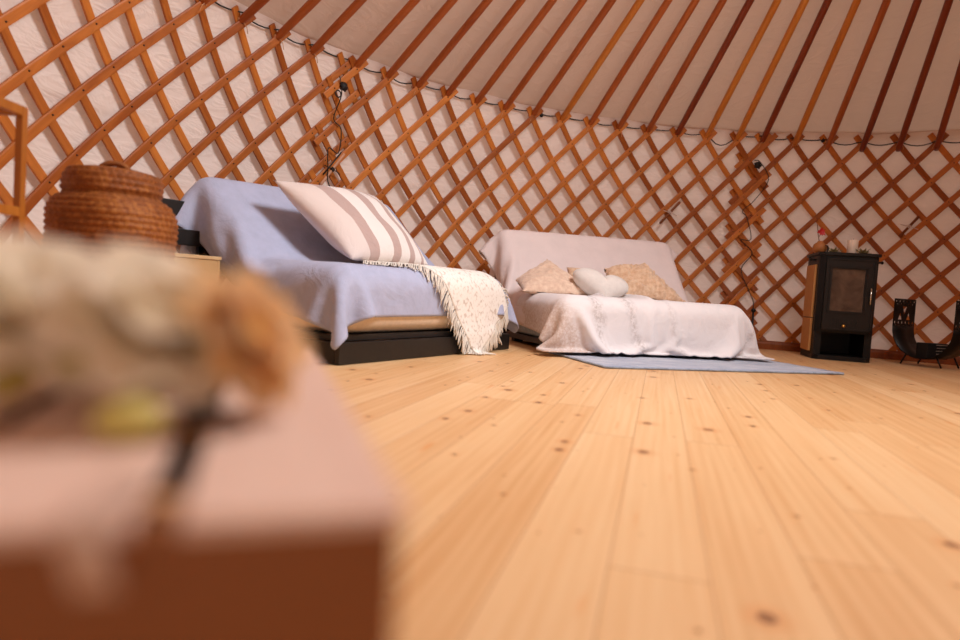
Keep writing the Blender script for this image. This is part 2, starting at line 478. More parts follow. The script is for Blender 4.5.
# skirting along the foot of the wall
bm = bmesh.new()
pr = [(-.035, 0), (-.035, .045), (-.028, .06), (-.01, .068), (.03, .068), (.03, 0)]
np_ = 140; rings = []
for i in range(np_ + 1):
    ph = -1.6 + 2.75 * i / np_
    R0 = wallR(RMAX) + .02
    rings.append([bm.verts.new((CX + (R0 + a) * math.sin(ph), CY + (R0 + a) * math.cos(ph), z)) for a, z in pr])
for a, b in zip(rings, rings[1:]):
    for k in range(len(pr)):
        bm.faces.new((a[k], a[(k + 1) % len(pr)], b[(k + 1) % len(pr)], b[k]))
bm.faces.new(rings[0]); bm.faces.new(rings[-1][::-1])
tag(bm_obj('baseboard_back', bm, M['base_trim']), kind='structure')

# ------------------------------------------------------------------ lattice wall sections
def slat(parent, ph0, col0, sgn, r0, r1, dr, knots):
    """flat lath following the wall: sgn=-1 climbs to the right, +1 to the left"""
    w, th = .040, .014
    n = max(3, int((r1 - r0) * 7))
    verts = []; faces = []; fm = []
    pts = [wpt(ph0 + STEP * (col0 + sgn * r), r, dr) for r in [r0 + (r1 - r0) * i / n for i in range(n + 1)]]
    c = sum(pts, Vector()) / len(pts)
    # local frame: z along the lath so grain follows it
    zax = (pts[0] - pts[-1]).normalized()
    rad = Vector((c.x - CX, c.y - CY, 0)).normalized()
    xax = (rad - zax * rad.dot(zax)).normalized(); yax = zax.cross(xax)
    Mx = Matrix((xax, yax, zax)).transposed().to_4x4(); Mx.translation = c
    inv = Mx.inverted()
    bm = bmesh.new(); rings = []
    jit = random.uniform(-.004, .004)
    for i, p in enumerate(pts):
        t = (pts[max(i - 1, 0)] - pts[min(i + 1, n)]).normalized()
        nr = Vector((p.x - CX, p.y - CY, 0)).normalized()
        nr = (nr - t * nr.dot(t)).normalized(); sd = t.cross(nr)
        p = p + sd * jit
        ring = []
        for a, b in ((-1, -.8), (-1, .8), (-.72, 1), (.72, 1), (1, .8), (1, -.8), (.72, -1), (-.72, -1)):
            ring.append(bm.verts.new(inv @ (p + sd * (a * w / 2) + nr * (b * th / 2))))
        rings.append(ring)
    for a, b in zip(rings, rings[1:]):
        for k in range(8): bm.faces.new((a[k], a[(k + 1) % 8], b[(k + 1) % 8], b[k]))
    bm.faces.new(rings[0][::-1]); bm.faces.new(rings[-1])
    if knots:
        r = math.ceil(r0 * 2 - 1e-6) / 2
        while r <= r1 + 1e-6:
            if r >= 0:
                p = wpt(ph0 + STEP * (col0 + sgn * r), r, dr)
                nr = Vector((CX - p.x, CY - p.y, 0)).normalized()
                nv = len(bm.verts)
                tube(bm, [inv @ (p + nr * .005), inv @ (p + nr * .0115)], [.0052, .003], 6, mi=1)
            r += .5
    o = bm_obj('slat', bm, [M['lattice'], M['knot']], parent)
    o.matrix_local = parent.matrix_basis.inverted() @ Mx
    return o

def panel(name, ph0, c0, c1, label, dr=0.0):
    cm = .5 * (c0 + c1)
    base = wpt(ph0 + STEP * cm, RMAX); base.z = 0
    root = empty(name, base, 0, label, 'lattice wall')
    RB = 5.72
    ext = .2
    for j in range(math.floor(c0 - 7), math.ceil(c1 + 7)):
        for sgn, d, kn in ((-1, -.008, True), (1, .008, False)):
            # col(r) = j + sgn*r must stay within [c0,c1]
            lo, hi = -.22, RB
            if sgn < 0:   # col decreases with r
                lo = max(lo, j - c1 - ext); hi = min(hi, j - c0 + ext)
            else:
                lo = max(lo, c0 - j - ext); hi = min(hi, c1 - j + ext)
            if hi - lo > .55: slat(root, ph0, j, sgn, lo, hi, d + dr, kn)
    return root
panel('lattice_panel', PH[0], -12, 3.5, 'left lattice wall section behind the straw basket, up to the first black lacing')
panel('lattice_panel', PH[1], 2.5, 17.0, 'middle lattice wall section behind both futon sofas, between the two black lacings', -.020)
panel('lattice_panel', PH[2], 16.5, 28, 'right lattice wall section behind the stove and the log holder')

# ------------------------------------------------------------------ roof poles
ORD = ['first', 'second', 'third', 'fourth', 'fifth', 'sixth', 'seventh', 'eighth', 'ninth', 'tenth', 'eleventh', 'twelfth', 'thirteenth', 'fourteenth', 'fifteenth', 'sixteenth', 'seventeenth', 'eighteenth', 'nineteenth', 'twentieth', 'twenty-first', 'twenty-second', 'twenty-third', 'twenty-fourth']
light_c = {15: 1, 16: 1, 18: 1, 10: 1}
dark_c = {17: 1, 20: 1, 21: 1, 14: 1, 22: 1}
def colphi(c):
    return (PH[0] if c < 3 else PH[1] if c < 17 else PH[2]) + STEP * c
for idx, c in enumerate(range(-1, 23)):
    ph = colphi(c)
    dz = -.045 * max(0, min(1, (c - 17) / 3.0))
    foot = Vector((CX + (S - .02) * math.sin(ph), CY + (S - .02) * math.cos(ph), EAVE + .02 + dz))
    R1 = RC
    top = Vector((CX + R1 * math.sin(ph), CY + R1 * math.cos(ph), APEX - (R1 / S) * (APEX - EAVE)))
    m, tone = M['pole'], 'reddish brown'
    if c in light_c: m, tone = M['pole_light'], 'pale golden brown'
    if c in dark_c: m, tone = M['pole_dark'], 'dark red-brown'
    ax = (top - foot).normalized()
    side = Vector((math.cos(ph), -math.sin(ph), 0)); nrm = ax.cross(side)
    root = empty('roof_pole', foot, 0, '%s roof pole counted from the left along the eave, %s wood' % (ORD[idx], tone), 'roof pole', 'roof poles fanning up from the lattice')
    Mx = Matrix((side, nrm, ax)).transposed().to_4x4()
    L = (top - foot).length
    bm = bmesh.new()
    prof = [(-.035, .016), (0, .019), (.25, .0215), (L * .5, .021), (L, .018)]
    rings = []
    for z, r in prof:
        ring = []
        for k in range(12):
            a = 2 * PI * k / 12
            x, y = math.cos(a), math.sin(a)
            s_ = 1.0 / max(abs(x), abs(y)); s_ = .35 * s_ + .65
            ring.append(bm.verts.new((x * r * s_, y * r * s_ * 1.05, z)))
        rings.append(ring)
    for a, b in zip(rings, rings[1:]):
        for k in range(12):
            f = bm.faces.new((a[k], a[(k + 1) % 12], b[(k + 1) % 12], b[k])); f.smooth = True
    bm.faces.new(rings[0][::-1]); bm.faces.new(rings[-1])
    shaft = bm_obj('shaft', bm, m, root); shaft.matrix_local = Mx
    # tie cord looped round the lattice fork and the pole foot
    bm = bmesh.new()
    cen = wpt(ph, .02) - foot
    inn = Vector((-math.sin(ph), -math.cos(ph), 0))
    tang = Vector((math.cos(ph), -math.sin(ph), 0))
    for q in range(2):
        pts = []
        for k in range(17):
            a = 2 * PI * k / 16
            pts.append(cen + Vector((0, 0, .012 + .02 * q)) + tang * (.026 * math.cos(a)) + inn * (.024 * math.sin(a) + .0) + Vector((0, 0, (.016 if q else -.016) * math.cos(a))))
        tube(bm, pts, .0026, 5)
    s = random.choice((-1, 1))
    tube(bm, [cen + inn * .026 + Vector((0, 0, .01)), cen + inn * .03 + tang * .02 * s + Vector((0, 0, -.01)), cen + inn * .027 + tang * .03 * s + Vector((0, 0, -.04))], .002, 5)
    bm_obj('tie_cord', bm, M['cord'], root)

# eave cable
bm = bmesh.new()
pts = []
sag = {15: .085, 4: .03, 19: .03, 21: .03, 9: .012, 12: .012}
for c in range(-2, 24):
    dz = -.035 * max(0, min(1, (c - 17) / 3.0))
    for k in range(6):
        t = k / 6.
        cc = c + t
        ph = colphi(c) * (1 - t) + colphi(c + 1) * t
        sg = sag.get(c, .014 + .008 * math.sin(c * 2.3)) * 4 * t * (1 - t)
        p = wpt(ph, 0, -.026 + .03 * math.sin(PI * t))
        p.z = EAVE + .050 + dz - sg
        pts.append(p)
root = empty('eave_cable', (pts[0].x, pts[0].y, pts[0].z), 0, 'thin black cable looped along the eave from pole to pole', 'cable')
bm2 = bmesh.new(); tube(bm2, [p - root.location for p in pts], .0042, 6)
bm_obj('wire', bm2, M['black_cord'], root)
for c in (9.45, 18.9):
    i = int((c + 2) * 6); p = pts[i] - root.location
    bm2 = bmesh.new(); bmesh.ops.create_uvsphere(bm2, u_segments=10, v_segments=8, radius=.014)
    bmesh.ops.translate(bm2, verts=bm2.verts, vec=p + Vector((0, 0, -.008)))
    tube(bm2, [p + Vector((0, 0, .012)), p], .008, 8)
    bm_obj('bulb', bm2, M['black_cord'], root, smooth=True)

# black lacing where lattice sections meet
def lacing(name, ph0, cseq, label, knob_r, ring=False):
    pts = []
    cm_ = sum(q[0] for q in cseq) / len(cseq)
    for (c, r, d) in cseq: pts.append(wpt(ph0 + STEP * (cm_ + (c - cm_) * .45), r, d - .020))
    o_ = pts[0].copy()
    root = empty(name, o_, 0, label, 'cord')
    # smooth by Catmull-Rom
    out = []
    P = [pts[0]] + pts + [pts[-1]]
    for i in range(1, len(P) - 2):
        for k in range(6):
            t = k / 6.
            a, b, c_, d = P[i - 1], P[i], P[i + 1], P[i + 2]
            out.append(.5 * ((2 * b) + (c_ - a) * t + (2 * a - 5 * b + 4 * c_ - d) * t * t + (3 * b - a - 3 * c_ + d) * t ** 3) - o_)
    out.append(pts[-1] - o_)
    bm = bmesh.new(); tube(bm, out, .0034, 6); bm_obj('rope', bm, M['black_cord'], root)
    bm = bmesh.new()
    kp = wpt(ph0 + STEP * knob_r[0], knob_r[1], -.035) - o_
    inn = Vector((CX - kp.x - o_.x, CY - kp.y - o_.y, 0)).normalized(); tg = Vector((-inn.y, inn.x, 0))
    for k in range(5):
        a = k * 1.3
        v = Vector((0, 0, 1)) * math.sin(a) * .05 + tg * math.cos(a) * .05
        tube(bm, [kp - v * .5 + inn * .008, kp + inn * .016, kp + v * .6 + inn * .006], [.008, .012, .006], 6)
    if ring:
        tube(bm, [kp + Vector((0, 0, -.05)) - tg * .03 + (tg * math.cos(2 * PI * k / 12) + Vector((0, 0, 1)) * math.sin(2 * PI * k / 12)) * .02 for k in range(13)], .004, 6)
    bm_obj('knot', bm, M['black_cord'], root, smooth=True)
lacing('lacing_rope', PH[0], [(2.55, .25, -.02), (2.9, .6, -.03), (2.8, 1.1, -.02), (3.35, 1.3, -.032), (3.5, 1.8, -.02), (2.75, 1.75, -.03), (2.9, 2.2, -.032), (3.05, 2.45, -.02), (3.4, 2.75, -.032), (3.65, 3.0, -.02)],
       'black lacing rope zigzagging down the lattice join above the lavender sofa', (3.02, .42), True)
lacing('lacing_rope', PH[2], [(16.6, .5, -.02), (17.0, .55, -.035), (17.8, 1.0, -.02), (17.0, 1.6, -.03), (16.3, 1.9, -.03), (16.7, 2.1, -.02), (17.1, 2.7, -.032), (16.4, 2.75, -.03), (17.3, 3.1, -.02), (16.6, 3.6, -.03), (17.2, 4.2, -.03), (17.6, 4.6, -.02), (17.4, 5.3, -.03)],
       'black lacing rope knotted down the lattice join between white sofa and stove', (16.95, .62))

# toggle sticks tied to the lattice
def toggle(name, ph0, a, b, mat, cordmat, label, extra=False, r=.011):
    p, q = wpt(ph0[0], a[1], -.03), wpt(ph0[1], b[1], -.03)
    root = empty(name, p, 0, label, 'stick', 'sticks tied to the lattice')
    bm = bmesh.new(); d = q - p
    tube(bm, [Vector(), d * .05, d * .5, d * .95, d], [r * .7, r, r * .85, r, r * .7], 8)
    bm_obj('stick', bm, mat, root)
    bm = bmesh.new(); mid = d * .5
    ax = d.normalized(); s = ax.orthogonal().normalized(); t = ax.cross(s)
    for o_ in (-.008, 0, .008):
        tube(bm, [mid + ax * o_ + (s * math.cos(2 * PI * k / 10) + t * math.sin(2 * PI * k / 10)) * (r + .002) for k in range(11)], .003, 5)
    inn = Vector((CX - p.x, CY - p.y, 0)).normalized(); tg = Vector((-inn.y, inn.x, 0))
    tube(bm, [mid - inn * .0 - tg * .06 + Vector((0, 0, .015)), mid + inn * .012, mid + tg * .06 - Vector((0, 0, .02))], .003, 5)
    bm_obj('tie_cord', bm, cordmat, root)
    if extra:
        bm = bmesh.new(); off = Vector((0, 0, .012)) - tg * .028
        tube(bm, [d * .25 + off + inn * .008, d * .98 + off * .7], .005, 6); bm_obj('rod', bm, M['black_cord'], root)
def phi_of(x, y): return math.atan2(x - CX, y - CY)
toggle('toggle_stick', (phi_of(-.932, 4.021), phi_of(-.838, 4.127)), (0, (EAVE - .904) / DH), (0, (EAVE - 1.123) / DH), M['stick'], M['black_cord'],
       'pale stick with a thin black rod tied to the lattice above the striped pillow', True)
toggle('toggle_stick', (phi_of(1.407, 5.229), phi_of(1.545, 5.239)), (0, (EAVE - .949) / DH), (0, (EAVE - 1.131) / DH), M['brown_stick'], M['ribbon_white'],
       'brown stick tied with white ribbon to the lattice above the white sofa end')
toggle('toggle_stick', (phi_of(3.102, 4.961), phi_of(3.199, 4.918)), (0, (EAVE - .936) / DH), (0, (EAVE - 1.09) / DH), M['brown_stick'], M['ribbon_white'],
       'brown stick tied with white cord to the lattice right of the candle')

# ------------------------------------------------------------------ cloth solver
class Col:
    def __init__(s, cen, half, r, R=None):
        s.c = np.array(cen, float); s.h = np.array(half, float); s.r = r
        s.R = np.eye(3) if R is None else np.array(R, float)   # columns = axes
    def push(s, X, m):
        q = (X - s.c) @ s.R
        a = np.abs(q) - (s.h - s.r)
        out = np.maximum(a, 0); no = np.linalg.norm(out, axis=1)
        ins = np.max(a, axis=1)
        d = no + np.minimum(ins, 0) - s.r
        g = np.where((no > 1e-9)[:, None], out / np.maximum(no, 1e-9)[:, None], 0)
        k = np.argmax(a, axis=1); oh = np.eye(3)[k]
        g = np.where((no > 1e-9)[:, None], g, oh) * np.where(q < 0, -1, 1)
        pen = np.maximum(m - d, 0)
        return (g * pen[:, None]) @ s.R.T, pen > 0

def simulate(X, nu, nv, cols, margin, steps=160, iters=14, floor=.004, pin=None, stiff_bend=.25, fric=.6, g=-9.8, dt=.012, damp=.97):
    X = X.reshape(-1, 3).astype(float).copy()
    I = np.arange(nu * nv).reshape(nv, nu)
    groups = []
    def add(a, b, k):
        a = a.ravel(); b = b.ravel()
        groups.append((a, b, np.linalg.norm(X0[a] - X0[b], axis=1), k))
    X0 = REST.reshape(-1, 3) if REST is not None else X.copy()
    for st, k in ((1, 1.0), (2, stiff_bend)):
        for par in range(2 * st):
            js = np.arange(par, nu - st, 2 * st) if st == 1 else np.arange(par, nu - st, 4)
            if len(js): add(I[:, js], I[:, js + st], k)
            js = np.arange(par, nv - st, 2 * st) if st == 1 else np.arange(par, nv - st, 4)
            if len(js): add(I[js, :], I[js + st, :], k)
    for par in range(2):
        js = np.arange(par, nv - 1, 2)
        for p2 in range(2):
            ks = np.arange(p2, nu - 1, 2)
            a = I[np.ix_(js, ks)]; b = I[np.ix_(js + 1, ks + 1)]; add(a, b, .5)
            a = I[np.ix_(js, ks + 1)]; b = I[np.ix_(js + 1, ks)]; add(a, b, .5)
    V = np.zeros_like(X)
    for s_ in range(steps):
        V *= damp; V[:, 2] += g * dt
        P = X + V * dt
        if pin is not None: P[pin] = X[pin]
        for it in range(iters):
            for a, b, L, k in groups:
                d = P[b] - P[a]; l = np.linalg.norm(d, axis=1)
                c = (d * (.5 * k * (l - L) / np.maximum(l, 1e-9))[:, None])
                P[a] += c; P[b] -= c
            if it % 3 == 2 or it == iters - 1:
                for c in cols:
                    dp, hit = c.push(P, margin)
                    P += dp
                    mv = P - X
                    P[hit] -= mv[hit] * fric * .5
                    dp, hit = c.push(P, margin); P += dp
                lo = P[:, 2] < floor
                P[lo, 2] = floor
                P[lo, :2] -= (P - X)[lo, :2] * .5
            if pin is not None: P[pin] = X[pin]
        V = (P - X) / dt
        sp = np.linalg.norm(V, axis=1); V *= np.minimum(1, 1.5 / np.maximum(sp, 1e-9))[:, None]
        X = P
    return X
REST = None

def cloth_obj(name, X, nu, nv, mat, parent=None, thick=.006, uvs=None, sub=1):
    faces = [(j * nu + i, j * nu + i + 1, (j + 1) * nu + i + 1, (j + 1) * nu + i) for j in range(nv - 1) for i in range(nu - 1)]
    if uvs is None: uvs = [(i / (nu - 1), j / (nv - 1)) for j in range(nv) for i in range(nu)]
    o = mesh_obj(name, X, faces, mat, parent, smooth=True, uvs=uvs)
    sd = o.modifiers.new('sub', 'SUBSURF'); sd.levels = sub; sd.render_levels = sub
    so = o.modifiers.new('thick', 'SOLIDIFY'); so.thickness = thick; so.offset = 0
    return o

def polyline(prof, s):
    """point at arclength s along a 2D polyline"""
    prof = np.array(prof, float); seg = np.linalg.norm(np.diff(prof, axis=0), axis=1)
    cs = np.concatenate([[0], np.cumsum(seg)])
    i = np.clip(np.searchsorted(cs, s, side='right') - 1, 0, len(seg) - 1)
    t = (s - cs[i]) / seg[i]
    return prof[i] + (prof[i + 1] - prof[i]) * t[:, None], cs[-1]

def rounded_box(name, cen, half, r, mat, parent, R=None, puff=0.0, seg=6):
    bm = bmesh.new()
    bmesh.ops.create_cube(bm, size=2.0)
    bmesh.ops.subdivide_edges(bm, edges=bm.edges, cuts=14, use_grid_fill=True)
    h = np.array(half)
    for v in bm.verts:
        p = np.array(v.co)
        # spread grid towards edges
        q = np.sign(p) * (1 - (1 - np.abs(p)) ** 1.0)
        p = q * h
        a = np.abs(p) - (h - r)
        inner = np.clip(p, -(h - r), h - r); d = p - inner
        n = np.linalg.norm(d)
        if n > 1e-9:
            p = inner + d / n * r
        b = puff * math.cos(PI / 2 * min(1, abs(q[0]))) * math.cos(PI / 2 * min(1, abs(q[1])))
        p[2] += b * np.sign(q[2])
        if R is not None: p = np.array(R) @ p
        v.co = p + np.array(cen)
    return bm_obj(name, bm, mat, parent, smooth=True)

# ------------------------------------------------------------------ first futon sofa (lavender throw)
A1 = (-.533, 2.539); ang1 = math.atan2(.861, .509)
sofa = empty('futon_sofa', (A1[0], A1[1], 0), ang1, 'low black futon sofa with tan mattress under the lavender throw', 'sofa')
W1 = 1.389
bm = bmesh.new(); bx(bm, (W1 / 2, .012, .046), (W1, .024, .086), .003); bm_obj('front_board', bm, M['black_wood'], sofa)
for u in (.012, W1 - .012):
    bm = bmesh.new(); bx(bm, (u, .44, .046), (.024, .83, .086), .003); bm_obj('side_board', bm, M['black_wood'], sofa)
bm = bmesh.new(); bx(bm, (W1 / 2, .45, .101), (W1 - .05, .84, .024), .003); bm_obj('platform', bm, M['black_wood'], sofa)
# mattress seat + backrest
ZS = .395
tilt = math.radians(2.6)
ca, sa = math.cos(math.radians(46)), math.sin(math.radians(46))
Rb = np.array([[1, 0, 0], [0, ca, -sa], [0, sa, ca]]).T   # rows->columns below
xa = np.array([math.cos(tilt), 0, math.sin(tilt)])
ya = np.array([0, ca, sa]); ya = ya - xa * (xa @ ya); ya /= np.linalg.norm(ya)
za = np.cross(xa, ya)
RB1 = np.stack([xa, ya, za], 1)
seat_c, seat_h = (W1 / 2, .335, .254), (W1 / 2 - .015, .315, .139)
back_c, back_h = (W1 / 2 + .0, .735, .52), (W1 / 2 - .02, .325, .075)
rounded_box('mattress', seat_c, seat_h, .085, M['mattress'], sofa)
rounded_box('back_cushion', back_c, back_h, .05, M['mattress'], sofa, RB1)
bm = bmesh.new()
bx(bm, (.40, .93, .60), (1.12, .03, .07), .003); bm_obj('back_rail', bm, M['black_wood'], sofa)
bm = bmesh.new()
bx(bm, (.40, .90, .475), (1.10, .03, .07), .003); bm_obj('back_rail', bm, M['black_wood'], sofa)
for u in (.10, W1 - .12):
    bm = bmesh.new(); bx(bm, (u, .955, .32), (.05, .04, .64), .003); bm_obj('back_post', bm, M['black_wood'], sofa)

cols1 = [Col(seat_c, seat_h, .085), Col(back_c, back_h, .05, RB1), Col((W1 / 2, .44, .05), (W1 / 2, .44, .06), .01)]

# throw
def make_throw():
    global REST
    nu, nv = 62, 64
    prof = [(1.13, .48), (1.0, .80), (.95, .835), (.86, .80), (.47, ZS + .05), (.40, ZS + .03), (.02, ZS + .03), (-.03, ZS), (-.035, .31)]
    s = np.linspace(0, 1, nv)
    _, L = polyline(prof, np.array([0.]))
    P, _ = polyline(prof, s * L * .9999)
    us = np.linspace(-.10, W1 + .075, nu)
    X = np.zeros((nv, nu, 3)); RS = np.zeros((nv, nu, 3))
    for j in range(nv):
        for i in range(nu):
            wig = (.010 + .012 * max(0, 1 - us[i] * 1.6)) * math.sin(us[i] * 34 + j * .06 + 2 * mnoise.noise(Vector((us[i] * 2, j * .05, 4)))) + .01 * mnoise.noise(Vector((us[i] * 7, j * .13, 2)))
            ext = -.030 * math.cos(us[i] * 4.2)
            v_, z_ = P[j]
            k = max(0, (j / nv - .82) / .18)
            X[j, i] = (us[i] + .05 * mnoise.noise(Vector((us[i] * 3, j * .06, 8.))), v_ - .02 * k, z_ + wig + .015 + (us[i] - .69) * .045 * (1 if j < nv * .5 else .2))
            RS[j, i] = (us[i] * 1.09, s[j] * L * 1.035, 0)
    REST = RS
    X = simulate(X, nu, nv, cols1, .008, steps=110, iters=12, fric=.8)
    REST = None
    return X, nu, nv
X1, nu1, nv1 = make_throw()
th = cloth_obj('throw_blanket', X1, nu1, nv1, M['lavender'], None, .005)
th.location = sofa.location; th.rotation_euler = sofa.rotation_euler
tag(th, 'lavender-blue cotton throw draped over the black futon sofa', 'blanket')

# white woven throw over the right front corner
def make_white_throw():
    global REST
    a = np.array([-.64, -.77]); b = np.array([.77, -.64])
    c0 = np.array([.985, .335])
    nu, nv = 40, 24
    X = np.zeros((nv, nu, 3)); RS = np.zeros((nv, nu, 3))
    for j in range(nv):
        for i in range(nu):
            la = .86 * i / (nu - 1); lb = .44 * j / (nv - 1)
            u, s = c0 + a * la + b * lb
            if s > 0: X[j, i] = (u, -.04 - .01 * s, ZS + .03 - s)
            else: X[j, i] = (u, -s * .98 - .03, ZS + .045 + .006 * math.sin(u * 40))
            RS[j, i] = (la, lb, 0)
    REST = RS * 1.02
    X = simulate(X, nu, nv, cols1, .032, steps=110, iters=14, fric=.85)
    REST = None
    return X, nu, nv
X2, nu2, nv2 = make_white_throw()
wt = empty('fringed_throw', sofa.location, ang1, 'white woven throw with long fringe hanging over the lavender sofa corner', 'blanket')
cloth_obj('cloth', X2, nu2, nv2, M['knit'], wt, .008)
bm = bmesh.new()
G = X2.reshape(nv2, nu2, 3)
def strand(p, out, L, r=.0034):
    p = Vector(p); out = Vector(out).normalized()
    pts = [p]; d = out.copy(); n = 6
    for k in range(n):
        d = (d + Vector((random.uniform(-.15, .15), random.uniform(-.15, .15), -.30))).normalized()
        q = pts[-1] + d * L / n
        Xq = np.array([[q.x, q.y, q.z]])
        for c in cols1:
            dp, _ = c.push(Xq, .018); Xq = Xq + dp
        q = Vector(Xq[0])
        if q.z < .006: q.z = .006
        pts.append(q)
    tube(bm, pts, [r * .8, r, r, r, r, r * .9, r * .5], 5)
def edge_strands(E, inner, per, L):
    for k in range(len(E) - 1):
        for m in range(per):
            t = (m + random.random()) / per
            p = E[k] * (1 - t) + E[k + 1] * t
            o_ = (E[k] - inner[k]); strand(p, o_, L * random.uniform(.7, 1.15))
edge_strands(G[0], G[1], 3, .085)                 # long left edge
edge_strands(G[:, 0], G[:, 1], 5, .085)           # hanging short edge
edge_strands(G[-1], G[-2], 2, .07)
fr = bm_obj('fringe', bm, M['fringe'], wt, smooth=True); tag(fr, kind='stuff')

# pillows -----------------------------------------------------------------
def pillow_mesh(fn, t, mat, name, parent, n=26, pw=2.6, seed=0.0, lump=.06, fluff=0.0):
    """fn(x,y)->(point, normal) for x,y in [-1,1]"""
    verts = []; uvs = []; faces = []
    for side in (1, -1):
        for j in range(n + 1):
            for i in range(n + 1):
                x, y = -1 + 2 * i / n, -1 + 2 * j / n
                x = math.sin(x * PI / 2) * .5 + x * .5; y = math.sin(y * PI / 2) * .5 + y * .5
                xs = x * (1 - .05 * (1 - y * y)); ys = y * (1 - .06 * (1 - x * x))
                p, nr = fn(xs, ys)
                h = max(0, (1 - abs(x) ** pw) * (1 - abs(y) ** pw)) ** .55
                h *= 1 + lump * 3 * mnoise.noise(Vector((x * 1.7 + seed, y * 1.7, side * 3.0 + seed)))
                h2 = t * h + fluff * mnoise.noise(Vector((p.x * 40, p.y * 40, p.z * 40 + side))) + .5 * fluff * mnoise.noise(Vector((p.x * 90, p.y * 90, p.z * 90 + side)))
                verts.append(p + nr * (side * h2)); uvs.append((.5 + x / 2, .5 + y / 2))
    N = (n + 1) ** 2
    for j in range(n):
        for i in range(n):
            a = j * (n + 1) + i
            faces.append((a, a + 1, a + n + 2, a + n + 1)); faces.append((N + a, N + a + n + 1, N + a + n + 2, N + a + 1))
    o = mesh_obj(name, verts, faces, mat, parent, smooth=True, uvs=uvs)
    bm = bmesh.new(); bm.from_mesh(o.data); bmesh.ops.remove_doubles(bm, verts=bm.verts, dist=.0006)
    bmesh.ops.recalc_face_normals(bm, faces=bm.faces)
    bm.to_mesh(o.data); bm.free()
    return o

def quad_fn(BL, BR, TR, TL):
    BL, BR, TR, TL = [Vector(v) for v in (BL, BR, TR, TL)]
    nr = ((BR - BL).cross(TL - BL) + (TR - TL).cross(TR - BR)).normalized()
    def fn(x, y):
        a, b = (x + 1) / 2, (y + 1) / 2
        return (BL * (1 - a) + BR * a) * (1 - b) + (TL * (1 - a) + TR * a) * b, nr
    return fn
sp_root = empty('striped_pillow', sofa.location, ang1, 'large white pillow with taupe stripes leaning on the lavender throw', 'pillow')
pillow_mesh(quad_fn((.35, .275, .425), (.95, .275, .435), (.90, .63, .80), (.20, .64, .765)), .095, M['stripes'], 'pillow_case', sp_root, seed=2.2)

# ------------------------------------------------------------------ second futon sofa (white)
F2 = (.595, 3.068); ang2 = math.atan2(.309, .951)
W2 = 1.20; V0 = .50; ZT = .315
sofa2 = empty('futon_sofa', (F2[0], F2[1], 0), ang2, 'low white futon sofa on the blue-grey rug against the lattice', 'sofa')
bm = bmesh.new(); bx(bm, (W2 / 2, 1.0, .045), (W2 - .06, .86, .035), .003)
bm_obj('slatted_frame', bm, M['black_wood'], sofa2)
for u in (.10, W2 - .10):
    for v in (.64, 1.40):
        bm = bmesh.new(); bx(bm, (u, v, .0212 if v < 1 else .0142), (.06, .06, .013 if v < 1 else .0272), .002); bm_obj('foot', bm, M['black_wood'], sofa2)
s2c, s2h = (W2 / 2, V0 + .44, .185), (W2 / 2, .44, .125)
a2 = math.radians(56); c2, n2_ = math.cos(a2), math.sin(a2)
ya2 = np.array([0, c2, n2_]); xa2 = np.array([1., 0, .012]); xa2 /= np.linalg.norm(xa2); ya2 -= xa2 * (xa2 @ ya2); ya2 /= np.linalg.norm(ya2)
R2 = np.stack([xa2, ya2, np.cross(xa2, ya2)], 1)
b2c, b2h = (W2 / 2 + .07, 1.475, .46), (W2 / 2 + .08, .33, .075)
rounded_box('mattress', s2c, s2h, .07, M['bluegrey'], sofa2)
rounded_box('back_cushion', b2c, b2h, .05, M['bluegrey'], sofa2, R2)
for u in (.12, W2 - .06):
    bm = bmesh.new(); bx(bm, (u, 1.70, .32), (.05, .04, .64), .003); bm_obj('back_post', bm, M['black_wood'], sofa2)
cols2 = [Col(s2c, s2h, .07), Col(b2c, b2h, .05, R2)]

def make_cover():
    global REST
    nu, nv = 66, 58
    prof = [(1.86, .42), (1.74, .76), (1.68, .785), (1.58, .74), (1.26, ZT + .05), (1.18, ZT + .03), (.62, ZT + .03)]
    s = np.linspace(0, 1, nv); _, L = polyline(prof, np.array([0.])); P, _ = polyline(prof, s * L * .9999)
    us = np.linspace(-.15, W2 + .23, nu)
    X = np.zeros((nv, nu, 3)); RS = np.zeros((nv, nu, 3))
    for j in range(nv):
        for i in range(nu):
            X[j, i] = (us[i], P[j][0], P[j][1] + .012 + .008 * mnoise.noise(Vector((us[i] * 5, j * .1, 5))))
            RS[j, i] = (us[i] * 1.012, s[j] * L * 1.01, 0)
    REST = RS
    X = simulate(X, nu, nv, cols2, .008, steps=130, iters=12, fric=.8, floor=.06)
    REST = None
    return X, nu, nv
X3, nu3, nv3 = make_cover()
sh = cloth_obj('sofa_cover', X3, nu3, nv3, M['cover'], None, .004)
sh.location = sofa2.location; sh.rotation_euler = sofa2.rotation_euler
tag(sh, 'pale pinkish sheet covering the backrest and left side of the white sofa', 'sheet')

